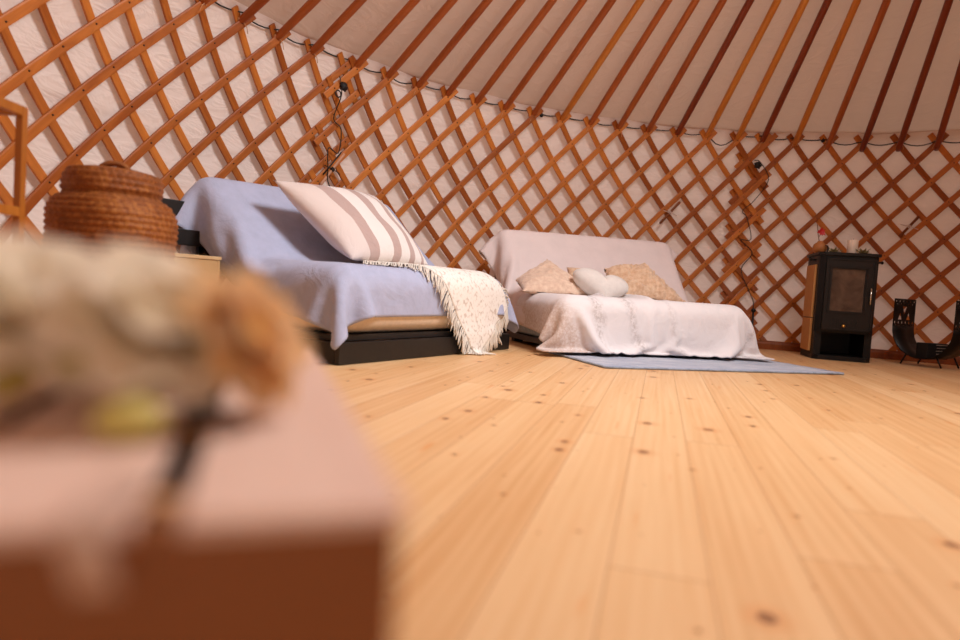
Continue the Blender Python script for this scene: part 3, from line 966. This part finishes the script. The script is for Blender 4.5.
def make_blanket():
    global REST
    nu, nv = 70, 46
    prof = [(1.12, ZT + .05), (V0 + .03, ZT + .05), (V0 - .04, ZT + .01), (V0 - .05, .135)]
    s = np.linspace(0, 1, nv); _, L = polyline(prof, np.array([0.])); P, _ = polyline(prof, s * L * .9999)
    us = np.linspace(-.10, W2 + .15, nu)
    X = np.zeros((nv, nu, 3)); RS = np.zeros((nv, nu, 3))
    for j in range(nv):
        for i in range(nu):
            fr_ = j / (nv - 1)
            # back edge droops in a slant to the right
            X[j, i] = (us[i] - .05 * fr_ * (us[i] < .2) , P[j][0] + .02 * math.sin(us[i] * 12), P[j][1] + .035 + .03 * mnoise.noise(Vector((us[i] * 5, j * .12, 9))) + .026 * math.sin(us[i] * 27 + j * .20 + 2 * mnoise.noise(Vector((us[i] * 3, j * .1, 1)))))
            RS[j, i] = (us[i] * 1.17, s[j] * L * 1.07, 0)
    REST = RS
    X = simulate(X, nu, nv, cols2, .020, steps=120, iters=12, fric=.9, floor=.030, stiff_bend=.08)
    REST = None
    return X, nu, nv
X4, nu4, nv4 = make_blanket()
bl = cloth_obj('bed_blanket', X4, nu4, nv4, M['blanket'], None, .007)
bl.location = sofa2.location; bl.rotation_euler = sofa2.rotation_euler
tag(bl, 'white blanket with faint grey bands hanging over the white sofa front', 'blanket')

# rug
rug_c = Vector((F2[0], F2[1], 0))
rug = empty('rug', rug_c, ang2, 'flat blue-grey rug on the floorboards under the white sofa', 'rug')
nxr, nyr = 60, 34; verts = []; faces = []
for j in range(nyr + 1):
    for i in range(nxr + 1):
        x, y = 1.423 * i / nxr, .79 * j / nyr
        e = .006 * mnoise.noise(Vector((x * 4, 0, 1))) if j in (0, nyr) else 0
        verts.append((x + (.006 * mnoise.noise(Vector((y * 5, 3, 1))) if i in (0, nxr) else 0), y + e, .004 + .003 * (1 + mnoise.noise(Vector((x * 3, y * 5, 0))))))
for j in range(nyr):
    for i in range(nxr):
        a = j * (nxr + 1) + i; faces.append((a, a + 1, a + nxr + 2, a + nxr + 1))
rg = mesh_obj('pile', verts, faces, M['rug'], rug, smooth=True)
so = rg.modifiers.new('t', 'SOLIDIFY'); so.thickness = .007; so.offset = 0
bm = bmesh.new()
for (p, q) in (((0, 0), (1.423, 0)), ((1.423, 0), (1.423, .79)), ((0, .79), (0, 0))):
    n = 30; tube(bm, [(p[0] + (q[0] - p[0]) * k / n, p[1] + (q[1] - p[1]) * k / n, .0065 + .002 * mnoise.noise(Vector((k * .3, p[0], 2)))) for k in range(n + 1)], .006, 6)
bm_obj('binding', bm, M['bluegrey'], rug)

# pillows on the white sofa (local sofa2 coordinates)
r_ = empty('pillow', sofa2.location, ang2, 'flat beige pillow with a peaked corner at the left of the white sofa', 'pillow', None)
pillow_mesh(quad_fn((-.07, .93, .335), (.46, .96, .33), (.19, 1.20, .55), (-.03, 1.17, .40)), .055, M['beige_pillow'], 'pillow_case', r_, n=40, seed=5.1, lump=.12, fluff=.008)
bm = bmesh.new(); tube(bm, [(.10, 1.23, .50), (.135, 1.22, .525), (.16, 1.23, .515)], [.016, .02, .008], 8)
r2_ = empty('plush_pillow', sofa2.location, ang2, 'fluffy brown-beige pillow with an ear-like corner right of the white cushion', 'pillow')
pillow_mesh(quad_fn((.56, 1.0, .335), (1.11, 1.0, .33), (.91, 1.22, .575), (.60, 1.19, .52)), .07, M['beige_fluff'], 'pillow_case', r2_, n=54, seed=9.3, lump=.16, fluff=.014)
r3_ = empty('heart_cushion', sofa2.location, ang2, 'white plush cushion with two rounded lobes between the beige pillows', 'cushion')
def heart(parent):
    n = 44; m = 12; verts = []; faces = []
    cen = Vector((.445, .93, .39)); ax = Vector((1, .0, .0)); up = Vector((0, .5, .86)).normalized(); nr = ax.cross(up)
    roll = math.radians(-12)
    out = []
    for k in range(n):
        a = 2 * PI * k / n
        x = 16 * math.sin(a) ** 3 / 17.; y = (13 * math.cos(a) - 5 * math.cos(2 * a) - 2 * math.cos(3 * a) - math.cos(4 * a)) / 17.
        y = y * .62 + .04
        x *= 1.0
        out.append((x * math.cos(roll) - y * math.sin(roll), x * math.sin(roll) + y * math.cos(roll)))
    for side in (1, -1):
        for r in range(m + 1):
            q = r / m
            for k in range(n):
                x, y = out[k]; y0 = -.06
                X, Y = x * q, y0 + (y - y0) * q
                h = max(0, 1 - q ** 2.4) ** .5
                verts.append(cen + ax * (X * .20) + up * (Y * .215) + nr * (side * .075 * h))
    NN = (m + 1) * n
    for s_ in range(2):
        for r in range(m):
            for k in range(n):
                a, b = s_ * NN + r * n + k, s_ * NN + r * n + (k + 1) % n
                f = (a, b, b + n, a + n); faces.append(f if s_ == 0 else f[::-1])
    o = mesh_obj('plush', verts, faces, M['white_plush'], parent, smooth=True)
    bm = bmesh.new(); bm.from_mesh(o.data); bmesh.ops.remove_doubles(bm, verts=bm.verts, dist=.0008)
    bmesh.ops.recalc_face_normals(bm, faces=bm.faces); bm.to_mesh(o.data); bm.free()
heart(r3_)
r4_ = empty('small_cushion', sofa2.location, ang2, 'small brown-beige cushion peeking out behind the white lobed cushion', 'cushion')
pillow_mesh(quad_fn((.33, 1.13, .37), (.60, 1.13, .37), (.57, 1.23, .50), (.34, 1.22, .51)), .045, M['beige_fluff'], 'pillow_case', r4_, n=16, seed=12.3, lump=.1)

# thin black rod behind the right end of the sofa
rod = empty('black_rod', (1.895, 4.60, 0), 0, 'thin black upright rod on a small foot just right of the white sofa', 'rod')
bm = bmesh.new(); tube(bm, [(0, 0, .012), (-.004, 0, .30)], .0075, 8); bm_obj('shaft', bm, M['cutmetal'], rod)
bm = bmesh.new(); bmesh.ops.create_uvsphere(bm, u_segments=10, v_segments=8, radius=.016); bmesh.ops.translate(bm, verts=bm.verts, vec=(-.004, 0, .305)); bm_obj('tip', bm, M['cutmetal'], rod, True)
bm = bmesh.new(); lathe(bm, [(.05, .0), (.05, .008), (.012, .016)], seg=20); bm_obj('foot', bm, M['cutmetal'], rod)

# ------------------------------------------------------------------ stove
st = empty('wood_stove', (2.305, 4.555, 0), math.radians(-14), 'black wood stove with glass door and tan side panel by the lattice', 'stove')
SW, SD, SH = .365, .37, .737
def poly_prism(bm, pts, z0, z1, mi=0):
    lo = [bm.verts.new((x, y, z0)) for x, y in pts]; hi = [bm.verts.new((x, y, z1)) for x, y in pts]
    n = len(pts)
    for k in range(n): bm.faces.new((lo[k], lo[(k + 1) % n], hi[(k + 1) % n], hi[k])).material_index = mi
    bm.faces.new(lo[::-1]).material_index = mi; bm.faces.new(hi).material_index = mi
bm = bmesh.new()
foot = [(.03, 0), (SW - .03, 0), (SW, .03), (SW, SD), (0, SD), (0, .03)]
poly_prism(bm, foot, .19, SH - .018)                      # fire box
poly_prism(bm, foot, .0, .032)                            # plinth
bx(bm, (.026, SD / 2 + .005, .11), (.045, SD - .03, .17)); bx(bm, (SW - .026, SD / 2 + .005, .11), (.045, SD - .03, .17)); bx(bm, (SW / 2, SD - .012, .11), (SW - .02, .02, .17))
bm_obj('body', bm, M['stove'], st)
bm = bmesh.new(); poly_prism(bm, [(.022, -.012), (SW - .022, -.012), (SW + .012, .022), (SW + .012, SD + .01), (-.012, SD + .01), (-.012, .022)], SH - .018, SH)
bm_obj('top_plate', bm, M['stove_top'], st)
for u, s_ in ((-.006, -1), (SW + .006, 1)):
    bm = bmesh.new(); bx(bm, (u, .21, .47), (.016, .24, .37), .002); bx(bm, (u, .21, .165), (.016, .24, .23), .002)
    bm_obj('side_panel', bm, M['stone'], st)['label'] = 'tan stone side panel'
    bm = bmesh.new(); tube(bm, [(u, .10, SH - .05), (u + s_ * .035, .10, SH - .05)], [.006, .006], 8)
    bmesh.ops.create_uvsphere(bm, u_segments=8, v_segments=6, radius=.011, matrix=Matrix.Translation((u + s_ * .035, .10, SH - .05)))
    bm_obj('side_hook', bm, M['cutmetal'], st)
door = None
bm = bmesh.new()
# door frame around the pane
dx0, dx1, dz0, dz1 = .040, SW - .030, .215, .690
px0, px1, pz0, pz1 = .075, .280, .340, .625
yy = -.008
for (a, b, c, d) in ((dx0, px0, dz0, dz1), (px1, dx1, dz0, dz1), (px0, px1, dz0, pz0), (px0, px1, pz1, dz1)):
    bx(bm, ((a + b) / 2, yy, (c + d) / 2), (b - a, .02, d - c))
# raised rim of the door and of the pane
for (x0, x1, z0, z1, w) in ((dx0, dx1, dz0, dz1, .010), (px0 - .012, px1 + .012, pz0 - .012, pz1 + .012, .007)):
    for p, q in (((x0, z0), (x1, z0)), ((x1, z0), (x1, z1)), ((x1, z1), (x0, z1)), ((x0, z1), (x0, z0))):
        bx(bm, ((p[0] + q[0]) / 2, yy - .012, (p[1] + q[1]) / 2), (abs(q[0] - p[0]) + w, .008, abs(q[1] - p[1]) + w))
for k in range(7):
    bx(bm, (.095 + k * .026, yy - .011, .262), (.006, .006, .036))
door = bm_obj('door', bm, M['stove_top'], st)
bm = bmesh.new(); bx(bm, ((px0 + px1) / 2, yy + .003, (pz0 + pz1) / 2), (px1 - px0, .006, pz1 - pz0)); bm_obj('window_pane', bm, M['glass'], door)
bm = bmesh.new(); tube(bm, [(.316, yy - .028, .395), (.316, yy - .028, .50)], .0055, 10)
tube(bm, [(.316, yy - .004, .50), (.316, yy - .028, .50)], .004, 8); tube(bm, [(.316, yy - .004, .40), (.316, yy - .028, .40)], .004, 8)
bm_obj('door_handle', bm, M['metal'], door)
bm = bmesh.new(); bmesh.ops.create_uvsphere(bm, u_segments=12, v_segments=10, radius=.0115, matrix=Matrix.Translation((.168, yy - .022, .240))); tube(bm, [(.168, yy - .004, .24), (.168, yy - .02, .24)], .004, 8)
bm_obj('air_knob', bm, M['brass'], door, True)

# things on the stove: local frame -> world
Ms = Matrix.Translation(st.location) @ Matrix.Rotation(st.rotation_euler.z, 4, 'Z')
def ston(x, y): return Ms @ Vector((x, y, SH))
def plant(loc, label, n, rr):
    r = empty('leafy_rosette', loc, 0, label, 'plant', 'greenery on the stove')
    bm = bmesh.new()
    for k in range(n):
        a = k * 2.4; el = .15 + .7 * (k / n); L = rr * random.uniform(.7, 1.1)
        d = Vector((math.cos(a) * math.cos(el), math.sin(a) * math.cos(el), math.sin(el)))
        s_ = Vector((-math.sin(a), math.cos(a), 0)); up_ = d.cross(s_)
        b0 = Vector((0, 0, .004))
        p = [b0, b0 + d * L * .45 + s_ * .010, b0 + d * L, b0 + d * L * .45 - s_ * .010]
        vv = [bm.verts.new(q) for q in p] + [bm.verts.new(q + Vector((0, 0, .004))) for q in p]
        for f in ((0, 1, 2, 3), (7, 6, 5, 4), (0, 4, 5, 1), (1, 5, 6, 2), (2, 6, 7, 3), (3, 7, 4, 0)): bm.faces.new([vv[i] for i in f])
    bm_obj('leaves', bm, M['leaf'], r)
    bm = bmesh.new(); lathe(bm, [(.022, 0), (.02, .006), (.008, .01)], seg=12); bm_obj('stalk', bm, M['stem'], r)
plant(ston(.105, .12), 'grey-green leaf rosette on the stove between flower vase and candle', 16, .055)
plant(ston(.285, .10), 'grey-green leaf rosette on the stove just right of the candle', 16, .055)
cd = empty('candle', ston(.225, .14), 0, 'thick cream pillar candle on the stove top', 'candle')
bm = bmesh.new(); lathe(bm, [(.032, 0), (.034, .004), (.034, .096), (.031, .102), (.02, .098)], seg=28); bm_obj('wax', bm, M['candle'], cd)
bm = bmesh.new(); tube(bm, [(0, 0, .096), (.002, 0, .112)], .0018, 6); bm_obj('wick', bm, M['wick'], cd)
vs = empty('flower_vase', ston(.015, .13), 0, 'small round tan vase with a red flower on the stove', 'vase')
bm = bmesh.new(); lathe(bm, [(.026, 0), (.042, .014), (.048, .036), (.040, .060), (.020, .076), (.017, .084)], seg=28); bm_obj('pot', bm, M['vase'], vs)
bm = bmesh.new(); tube(bm, [(.028, -.044, .004), (.034, -.05, .03), (.025, -.055, .048), (.008, -.055, .05)], [.004, .006, .006, .003], 8); bm_obj('hook', bm, M['stem_dark'], vs)
bm = bmesh.new(); tube(bm, [(0, 0, .05), (-.018, 0, .12), (-.032, 0, .205)], .0028, 6); tube(bm, [(-.015, 0, .11), (.01, 0, .155)], .0022, 6); bm_obj('stem', bm, M['stem'], vs)
bm = bmesh.new()
for k in range(9):
    a = k * 2 * PI / 9 + random.uniform(-.2, .2); c = Vector((-.004, -.008, .150)); L = random.uniform(.028, .042)
    d = Vector((math.cos(a), -.35, math.sin(a))).normalized(); s_ = Vector((-math.sin(a), 0, math.cos(a)))
    p = [c, c + d * L * .5 + s_ * .008, c + d * L, c + d * L * .5 - s_ * .008]
    vv = [bm.verts.new(q) for q in p] + [bm.verts.new(q + Vector((0, .003, 0))) for q in p]
    for f in ((0, 1, 2, 3), (7, 6, 5, 4), (0, 4, 5, 1), (1, 5, 6, 2), (2, 6, 7, 3), (3, 7, 4, 0)): bm.faces.new([vv[i] for i in f])
bm_obj('flower', bm, M['red'], vs)

# ------------------------------------------------------------------ log holder
lh = empty('log_holder', (2.995, 4.69, 0), 0, 'black curved sheet-metal log holder with cut-out uprights right of the stove', 'log holder')
wv_ = Vector((.9, .43, 0)).normalized(); dv_ = Vector((.43, -.9, 0)).normalized(); HW = .235; HL = .40
def hp(s, z, w): return dv_ * s + wv_ * w + Vector((0, 0, z))
prof = [(.0, .265), (.002, .23), (.012, .185), (.035, .14), (.07, .10), (.12, .07), (.17, .056), (.20, .054), (.23, .056), (.28, .07), (.33, .10), (.365, .14), (.388, .185), (.398, .23), (.40, .265)]
bm = bmesh.new(); ra = [];
for s_, z in prof: ra.append([bm.verts.new(hp(s_, z, -HW / 2)), bm.verts.new(hp(s_, z, HW / 2))])
for a, b in zip(ra, ra[1:]): bm.faces.new((a[0], a[1], b[1], b[0]))
cr = bm_obj('cradle', bm, M['cutmetal'], lh, True); so = cr.modifiers.new('t', 'SOLIDIFY'); so.thickness = .006; so.offset = 0
def cut_plate(s0):
    cu = bpy.data.curves.new('plate', 'CURVE'); cu.dimensions = '2D'; cu.fill_mode = 'BOTH'; cu.extrude = .003
    def poly(pts):
        sp_ = cu.splines.new('POLY'); sp_.points.add(len(pts) - 1)
        for p, q in zip(sp_.points, pts): p.co = (q[0], q[1], 0, 1)
        sp_.use_cyclic_u = True
    poly([(-HW / 2, .262), (HW / 2, .262), (HW / 2, .455), (-HW / 2, .455)])
    for k in range(6):
        x = -HW / 2 + .018 + k * (HW - .036) / 5
        for zz, r in ((.437, .0075), (.288, .009)):
            poly([(x + r * math.cos(a), zz + r * 1.3 * math.sin(a)) for a in [2 * PI * t / 8 for t in range(8)]])
    for k in range(5):
        x = -HW / 2 + .033 + k * (HW - .066) / 4
        for zz, r in ((.418, .0065), (.271, .006)):
            poly([(x + r * math.cos(a), zz + r * 1.3 * math.sin(a)) for a in [2 * PI * t / 8 for t in range(8)]])
    w3 = HW / 3.6
    for k in range(3):
        x = -HW / 2 + .026 + k * (HW - .052) / 2
        poly([(x - w3 * .40, .402), (x + w3 * .40, .402), (x, .338)])
    for k in range(2):
        x = -HW / 2 + .026 + (k + .5) * (HW - .052) / 2
        poly([(x - w3 * .36, .308), (x + w3 * .36, .308), (x, .368)])
    ob = bpy.data.objects.new('tmp', cu); COL.objects.link(ob)
    dg = bpy.context.evaluated_depsgraph_get(); me = bpy.data.meshes.new_from_object(ob.evaluated_get(dg))
    bpy.data.objects.remove(ob)
    me.materials.clear(); me.materials.append(M['cutmetal'])
    o = link(bpy.data.objects.new('upright', me), lh)
    Mx = Matrix((wv_, Vector((0, 0, 1)), dv_)).transposed().to_4x4(); Mx.translation = dv_ * s0
    o.matrix_local = Mx
cut_plate(0.0); cut_plate(HL)
for s_ in (.10, .30):
    for w in (-1, 1):
        bm = bmesh.new(); e = -1 if s_ < .2 else 1
        tube(bm, [hp(s_, .074, w * HW * .42), hp(s_ + e * .035, .006, w * HW * .42)], .006, 8); bm_obj('leg', bm, M['cutmetal'], lh)
# small dark block with pale strips resting in the cradle
bk = empty('striped_block', Vector((2.995, 4.69, 0)) + dv_ * .205 + wv_ * .01 + Vector((0, 0, .058)), math.atan2(.20, .98), 'small dark block with pale horizontal strips lying in the log holder', 'block')
bm = bmesh.new(); bx(bm, (0, 0, .052), (.17, .09, .104), .004); bm_obj('block', bm, M['dark_block'], bk)
for k in range(5):
    bm = bmesh.new(); bx(bm, (.032, -.047, .014 + k * .020), (.10 - .012 * (k % 2), .006, .0055), .001); bm_obj('strip', bm, M['pale_strip'], bk)

# ------------------------------------------------------------------ straw basket
bk_ = empty('straw_basket', (-1.122, 2.0, 0), .4, 'tall lidded basket of coiled brown straw left of the lavender sofa', 'basket')
def coil_prof(ctrl, pitch, amp):
    ctrl = np.array(ctrl, float); seg = np.linalg.norm(np.diff(ctrl, axis=0), axis=1); L = seg.sum()
    n = int(L / pitch); out = []
    for k in range(n):
        for f in (0, .25, .5, .75):
            p, _ = polyline(ctrl, np.array([(k + f) / n * L * .9999])); p = p[0]
            q, _ = polyline(ctrl, np.array([min(L * .9999, (k + f) / n * L + .004)])); t = q[0] - p
            t = t / max(np.linalg.norm(t), 1e-9); nr = np.array([t[1], -t[0]])
            b = amp * (abs(math.sin(PI * f)) - .3)
            out.append((max(.001, p[0] + nr[0] * b), p[1] + nr[1] * b))
    return out
wobf = lambda a, z: .004 * math.sin(2 * a + z * 9) + .003 * math.sin(5 * a + z * 31)
bm = bmesh.new()
lathe(bm, coil_prof([(.12, 0.0), (.132, .02), (.148, .15), (.166, .28), (.175, .38), (.178, .44), (.175, .485), (.160, .515), (.135, .532), (.125, .535)], .0175, .005), seg=96, wob=wobf)
bm_obj('body', bm, M['straw'], bk_)
bm = bmesh.new()
lathe(bm, coil_prof([(.120, .534), (.134, .537), (.138, .555), (.136, .585), (.128, .602), (.09, .610), (.05, .613), (.004, .615)], .0175, .005), seg=96, wob=wobf)
lid = bm_obj('lid', bm, M['straw'], bk_)
bm = bmesh.new(); tube(bm, [(-.04 * math.cos(k * PI / 10), .0, .606 + .03 * math.sin(k * PI / 10)) for k in range(11)], .009, 8); bm_obj('handle', bm, M['straw'], lid)

# pale wooden box between basket and sofa
pbx = empty('wooden_box', (-1.297, 2.769, 0), ang1 - PI / 2, 'pale wooden box standing on the floor between straw basket and lavender sofa', 'box')
bm = bmesh.new()
for (cx_, cy_, sx_, sy_) in ((0, -.11, .30, .014), (0, .11, .30, .014), (-.143, 0, .014, .206), (.143, 0, .014, .206)):
    bx(bm, (cx_, cy_, .19), (sx_, sy_, .38), .002)
bx(bm, (0, 0, .012), (.27, .2, .02))
bm_obj('body', bm, M['pale_box'], pbx)
bm = bmesh.new(); bx(bm, (0, 0, .388), (.31, .24, .014), .002); bm_obj('lid', bm, M['pale_box'], pbx)

# ------------------------------------------------------------------ wooden stand at the left edge
sd_ = empty('wooden_stand', (-1.195, 1.70, 0), math.radians(3), 'slim golden wooden stand at the left edge of the photo beside the basket', 'stand')
T = .018; SXW, SYD, SHH = .34, .44, .718
for px_, py_ in ((0, 0), (-SXW, 0), (0, -SYD), (-SXW, -SYD)):
    bm = bmesh.new(); bx(bm, (px_, py_, SHH / 2), (T, T * 1.2, SHH), .0015); bm_obj('post', bm, M['stand'], sd_)
for z in (SHH - .012, .452, .18):
    for px_ in (0, -SXW):
        bm = bmesh.new(); bx(bm, (px_, -SYD / 2, z), (T * .9, SYD - T, .024), .0015); o = bm_obj('rail', bm, M['stand'], sd_)
    if z != .452:
        for py_ in (0, -SYD):
            bm = bmesh.new(); bx(bm, (-SXW / 2, py_, z), (SXW - T, T * .9, .024), .0015); bm_obj('rail', bm, M['stand'], sd_)

# ------------------------------------------------------------------ foreground crate with dried flowers
angc = math.radians(18)
cr_ = empty('wooden_crate', (-.018, .199, 0), angc, 'blurred wooden crate with plank top in the near left foreground', 'crate')
ZC = .2655; CW, CD = .222, .46
TP = .005
for k in range(3):
    x1 = -k * .0760; x0 = x1 - .0645
    bm = bmesh.new(); bx(bm, ((x0 + x1) / 2, CD / 2, ZC - TP / 2), (x1 - x0, CD + .006, TP), .0015); bm_obj('top_plank', bm, M['plank_top'], cr_)
bm = bmesh.new(); bx(bm, (-CW / 2 + .001, .008, (ZC - TP) / 2), (CW - .006, .012, ZC - TP), .001); bm_obj('front_panel', bm, M['crate'], cr_)
bm = bmesh.new(); bx(bm, (-CW / 2 + .001, CD - .008, (ZC - TP) / 2), (CW - .006, .012, ZC - TP), .001); bm_obj('back_panel', bm, M['crate'], cr_)
for x in (-.008, -CW + .010):
    bm = bmesh.new(); bx(bm, (x, CD / 2, (ZC - TP) / 2), (.010, CD - .030, ZC - TP), .001); bm_obj('side_panel', bm, M['crate'], cr_)
for y in (.030, .128, .27):
    bm = bmesh.new(); bx(bm, (-CW / 2, y, ZC - TP - .003), (CW - .03, .010, .006), .001); bm_obj('batten', bm, M['batten'], cr_)

def blossom(loc, R, rz, tiltx, tilty, mat, label, sep=True, stemdir=(-.6, .8)):
    r = empty('dried_flower', loc, rz, label, 'flower', 'dried flowers on the crate')
    Mt = Matrix.Rotation(tiltx, 3, 'X') @ Matrix.Rotation(tilty, 3, 'Y')
    bm = bmesh.new()
    for ring, (n, el, L, wd) in enumerate(((8, .20, 1.0, .40), (6, .75, .92, .36), (4, 1.2, .7, .3))):
        for k in range(n):
            a = 2 * PI * (k + .5 * ring) / n + random.uniform(-.12, .12)
            h = Vector((math.cos(a), math.sin(a), 0)); s_ = Vector((-math.sin(a), math.cos(a), 0))
            g = []
            for i in range(6):
                t = i / 5.; e_ = el - .55 * t * (.6 + .4 * random.random())
                c = (h * math.cos(el * .9) + Vector((0, 0, math.sin(el)))) * (L * R * t) + Vector((0, 0, R * .18 * math.sin(PI * t)))
                w = wd * R * math.sin(PI * (.12 + .80 * t)) ** .8
                row = []
                for j in (-1, -.5, 0, .5, 1):
                    row.append(bm.verts.new(Mt @ (c + s_ * w * j + (Vector((0, 0, 1)) - h * .5) * (.25 * w * j * j) )))
                g.append(row)
            for i in range(5):
                for j in range(4): bm.faces.new((g[i][j], g[i][j + 1], g[i + 1][j + 1], g[i + 1][j]))
    o = bm_obj('petals', bm, mat, r, True); so = o.modifiers.new('t', 'SOLIDIFY'); so.thickness = .0008
    bm = bmesh.new(); bmesh.ops.create_icosphere(bm, subdivisions=2, radius=R * .28)
    bmesh.ops.transform(bm, matrix=Matrix.Translation(Mt @ Vector((0, 0, R * .12))), verts=bm.verts); bm_obj('heart', bm, M['petal_tan'], r, True)
    bm = bmesh.new()
    tube(bm, [Mt @ Vector((0, 0, -R * .05)), Vector((stemdir[0] * .03, stemdir[1] * .03, ZC + .012 - loc[2])), Vector((stemdir[0] * .10, stemdir[1] * .10, ZC + .005 - loc[2]))], .0028, 6)
    bm_obj('stem', bm, M['stem'], r)
    if sep:
        bm = bmesh.new()
        for k in range(5):
            a = 2 * PI * k / 5; d = Vector((math.cos(a), math.sin(a), -.25)).normalized(); s_ = Vector((-math.sin(a), math.cos(a), 0))
            b0 = Vector((0, 0, -R * .06)); L = R * .62
            p = [b0, b0 + d * L * .5 + s_ * R * .2, b0 + d * L, b0 + d * L * .5 - s_ * R * .2]
            vv = [bm.verts.new(Mt @ q) for q in p] + [bm.verts.new(Mt @ (q + Vector((0, 0, .0015)))) for q in p]
            for f in ((0, 1, 2, 3), (7, 6, 5, 4), (0, 4, 5, 1), (1, 5, 6, 2), (2, 6, 7, 3), (3, 7, 4, 0)): bm.faces.new([vv[i] for i in f])
        bm_obj('sepal', bm, M['sepal'], r)
blossom((-.205, .300, .295), .056, 0, .30, .35, M['petal'], 'large cream dried blossom at the left edge of the crate bunch')
blossom((-.150, .290, .296), .050, .2, .38, .45, M['petal'], 'cream dried blossom in the middle of the bunch, facing the camera')
blossom((-.185, .370, .296), .056, .3, .25, .4, M['petal'], 'cream dried blossom at the back of the bunch on the crate')
blossom((-.116, .305, .298), .040, .0, .2, .95, M['petal_tan'], 'tan dried blossom at the right tip of the bunch')
sb = empty('seed_pod', (-.131, .250, ZC + .0088), .4, 'yellow-green bud lying on the crate top below the blossoms', 'bud')
bm = bmesh.new(); bmesh.ops.create_uvsphere(bm, u_segments=16, v_segments=10, radius=1); bmesh.ops.scale(bm, vec=(.013, .009, .0085), verts=bm.verts); bm_obj('bud', bm, M['sepal'], sb, True)
bm = bmesh.new(); tube(bm, [(.018, 0, 0), (.03, .006, .002), (.042, .01, -.004)], [.004, .003, .002], 6); bm_obj('stalk', bm, M['stem_dark'], sb)
# pale ribbon tail hanging over the crate's front edge
rb = empty('ribbon', (-.097, .1735, ZC), angc, 'pale ribbon tail hanging over the front edge of the crate', 'ribbon')
bm = bmesh.new(); rows = []
for k, (y, z) in enumerate(((.030, .002), (.022, .003), (.014, .003), (.004, .003), (-.006, .0015), (-.0085, -.005), (-.0095, -.016))):
    sh_ = .004 * math.sin(k * 1.1)
    rows.append([bm.verts.new((x + sh_, y, z)) for x in (-.005, 0, .005)])
for a, b in zip(rows, rows[1:]):
    for j in range(2): bm.faces.new((a[j], a[j + 1], b[j + 1], b[j]))
o = bm_obj('band', bm, M['ribbon_pink'], rb, True); so = o.modifiers.new('t', 'SOLIDIFY'); so.thickness = .0012; so.offset = 0

# ------------------------------------------------------------------ camera
cam = bpy.data.cameras.new('camera'); co = bpy.data.objects.new('camera', cam); COL.objects.link(co)
cam.sensor_width = 36; cam.lens = 24.811
Mc = [[0.9978822043441687, 0.003077082260746048, 0.06497413191404143], [-0.06504695421941488, 0.04720537135288524, 0.9967650408507581], [0.0, 0.9988804655614189, -0.047305554851446316]]
X_, Y_, F_ = [Vector(r) for r in Mc]
mm = Matrix((X_, Y_, -F_)).transposed().to_4x4(); mm.translation = (0, 0, CAMZ)
co.matrix_world = mm
cam.dof.use_dof = True; cam.dof.focus_distance = 3.7; cam.dof.aperture_fstop = 1.7
cam.clip_start = .01
scene.camera = co

# ------------------------------------------------------------------ light
wd = bpy.data.worlds.new('world'); scene.world = wd; wd.use_nodes = True
bg = wd.node_tree.nodes['Background']
wt_ = wd.node_tree; tc = wt_.nodes.new('ShaderNodeTexCoord')
dt = wt_.nodes.new('ShaderNodeVectorMath'); dt.operation = 'DOT_PRODUCT'
dt.inputs[1].default_value = Vector((-.50, .80, .40)).normalized()
wt_.links.new(tc.outputs['Generated'], dt.inputs[0])
rp = wt_.nodes.new('ShaderNodeValToRGB'); rp.color_ramp.elements[0].position = .45; rp.color_ramp.elements[1].position = 1.0
mp = wt_.nodes.new('ShaderNodeMapRange'); mp.inputs[1].default_value = -1; mp.inputs[2].default_value = 1
wt_.links.new(dt.outputs['Value'], mp.inputs[0]); wt_.links.new(mp.outputs[0], rp.inputs[0])
rp.color_ramp.elements[0].color = (.16, .13, .11, 1); rp.color_ramp.elements[1].color = (1.0, .97, .92, 1)
wt_.links.new(rp.outputs[0], bg.inputs[0]); bg.inputs[1].default_value = 1.5

def area(name, loc, target, sx, sy, power, col, shape='RECTANGLE'):
    l = bpy.data.lights.new(name, 'AREA'); l.shape = shape; l.size = sx; l.size_y = sy; l.energy = power; l.color = col
    o = bpy.data.objects.new(name, l); COL.objects.link(o); o.location = loc
    o.rotation_euler = (Vector(target) - Vector(loc)).to_track_quat('-Z', 'Y').to_euler()
    return o
area('crown_daylight', (CX, CY, zc + .05), (-1.0, 2.6, .2), 1.25, 1.25, 104, (.96, .97, 1.0), 'DISK').data.spread = 2.5
pd = wpt(.5 * (DOOR[0] + DOOR[1]), 3.0, .02)
area('added_doorway_fill', pd, (0, 2.5, .6), 1.1, 1.3, 6, (1.0, .95, .90))  # soft fill lamp added in the assumed, unseen doorway behind the camera

vs_ = scene.view_settings
scene.display_settings.display_device = 'sRGB'
vs_.view_transform = 'Standard'; vs_.look = 'None'; vs_.exposure = 0.0; vs_.gamma = 1.0; vs_.use_curve_mapping = False
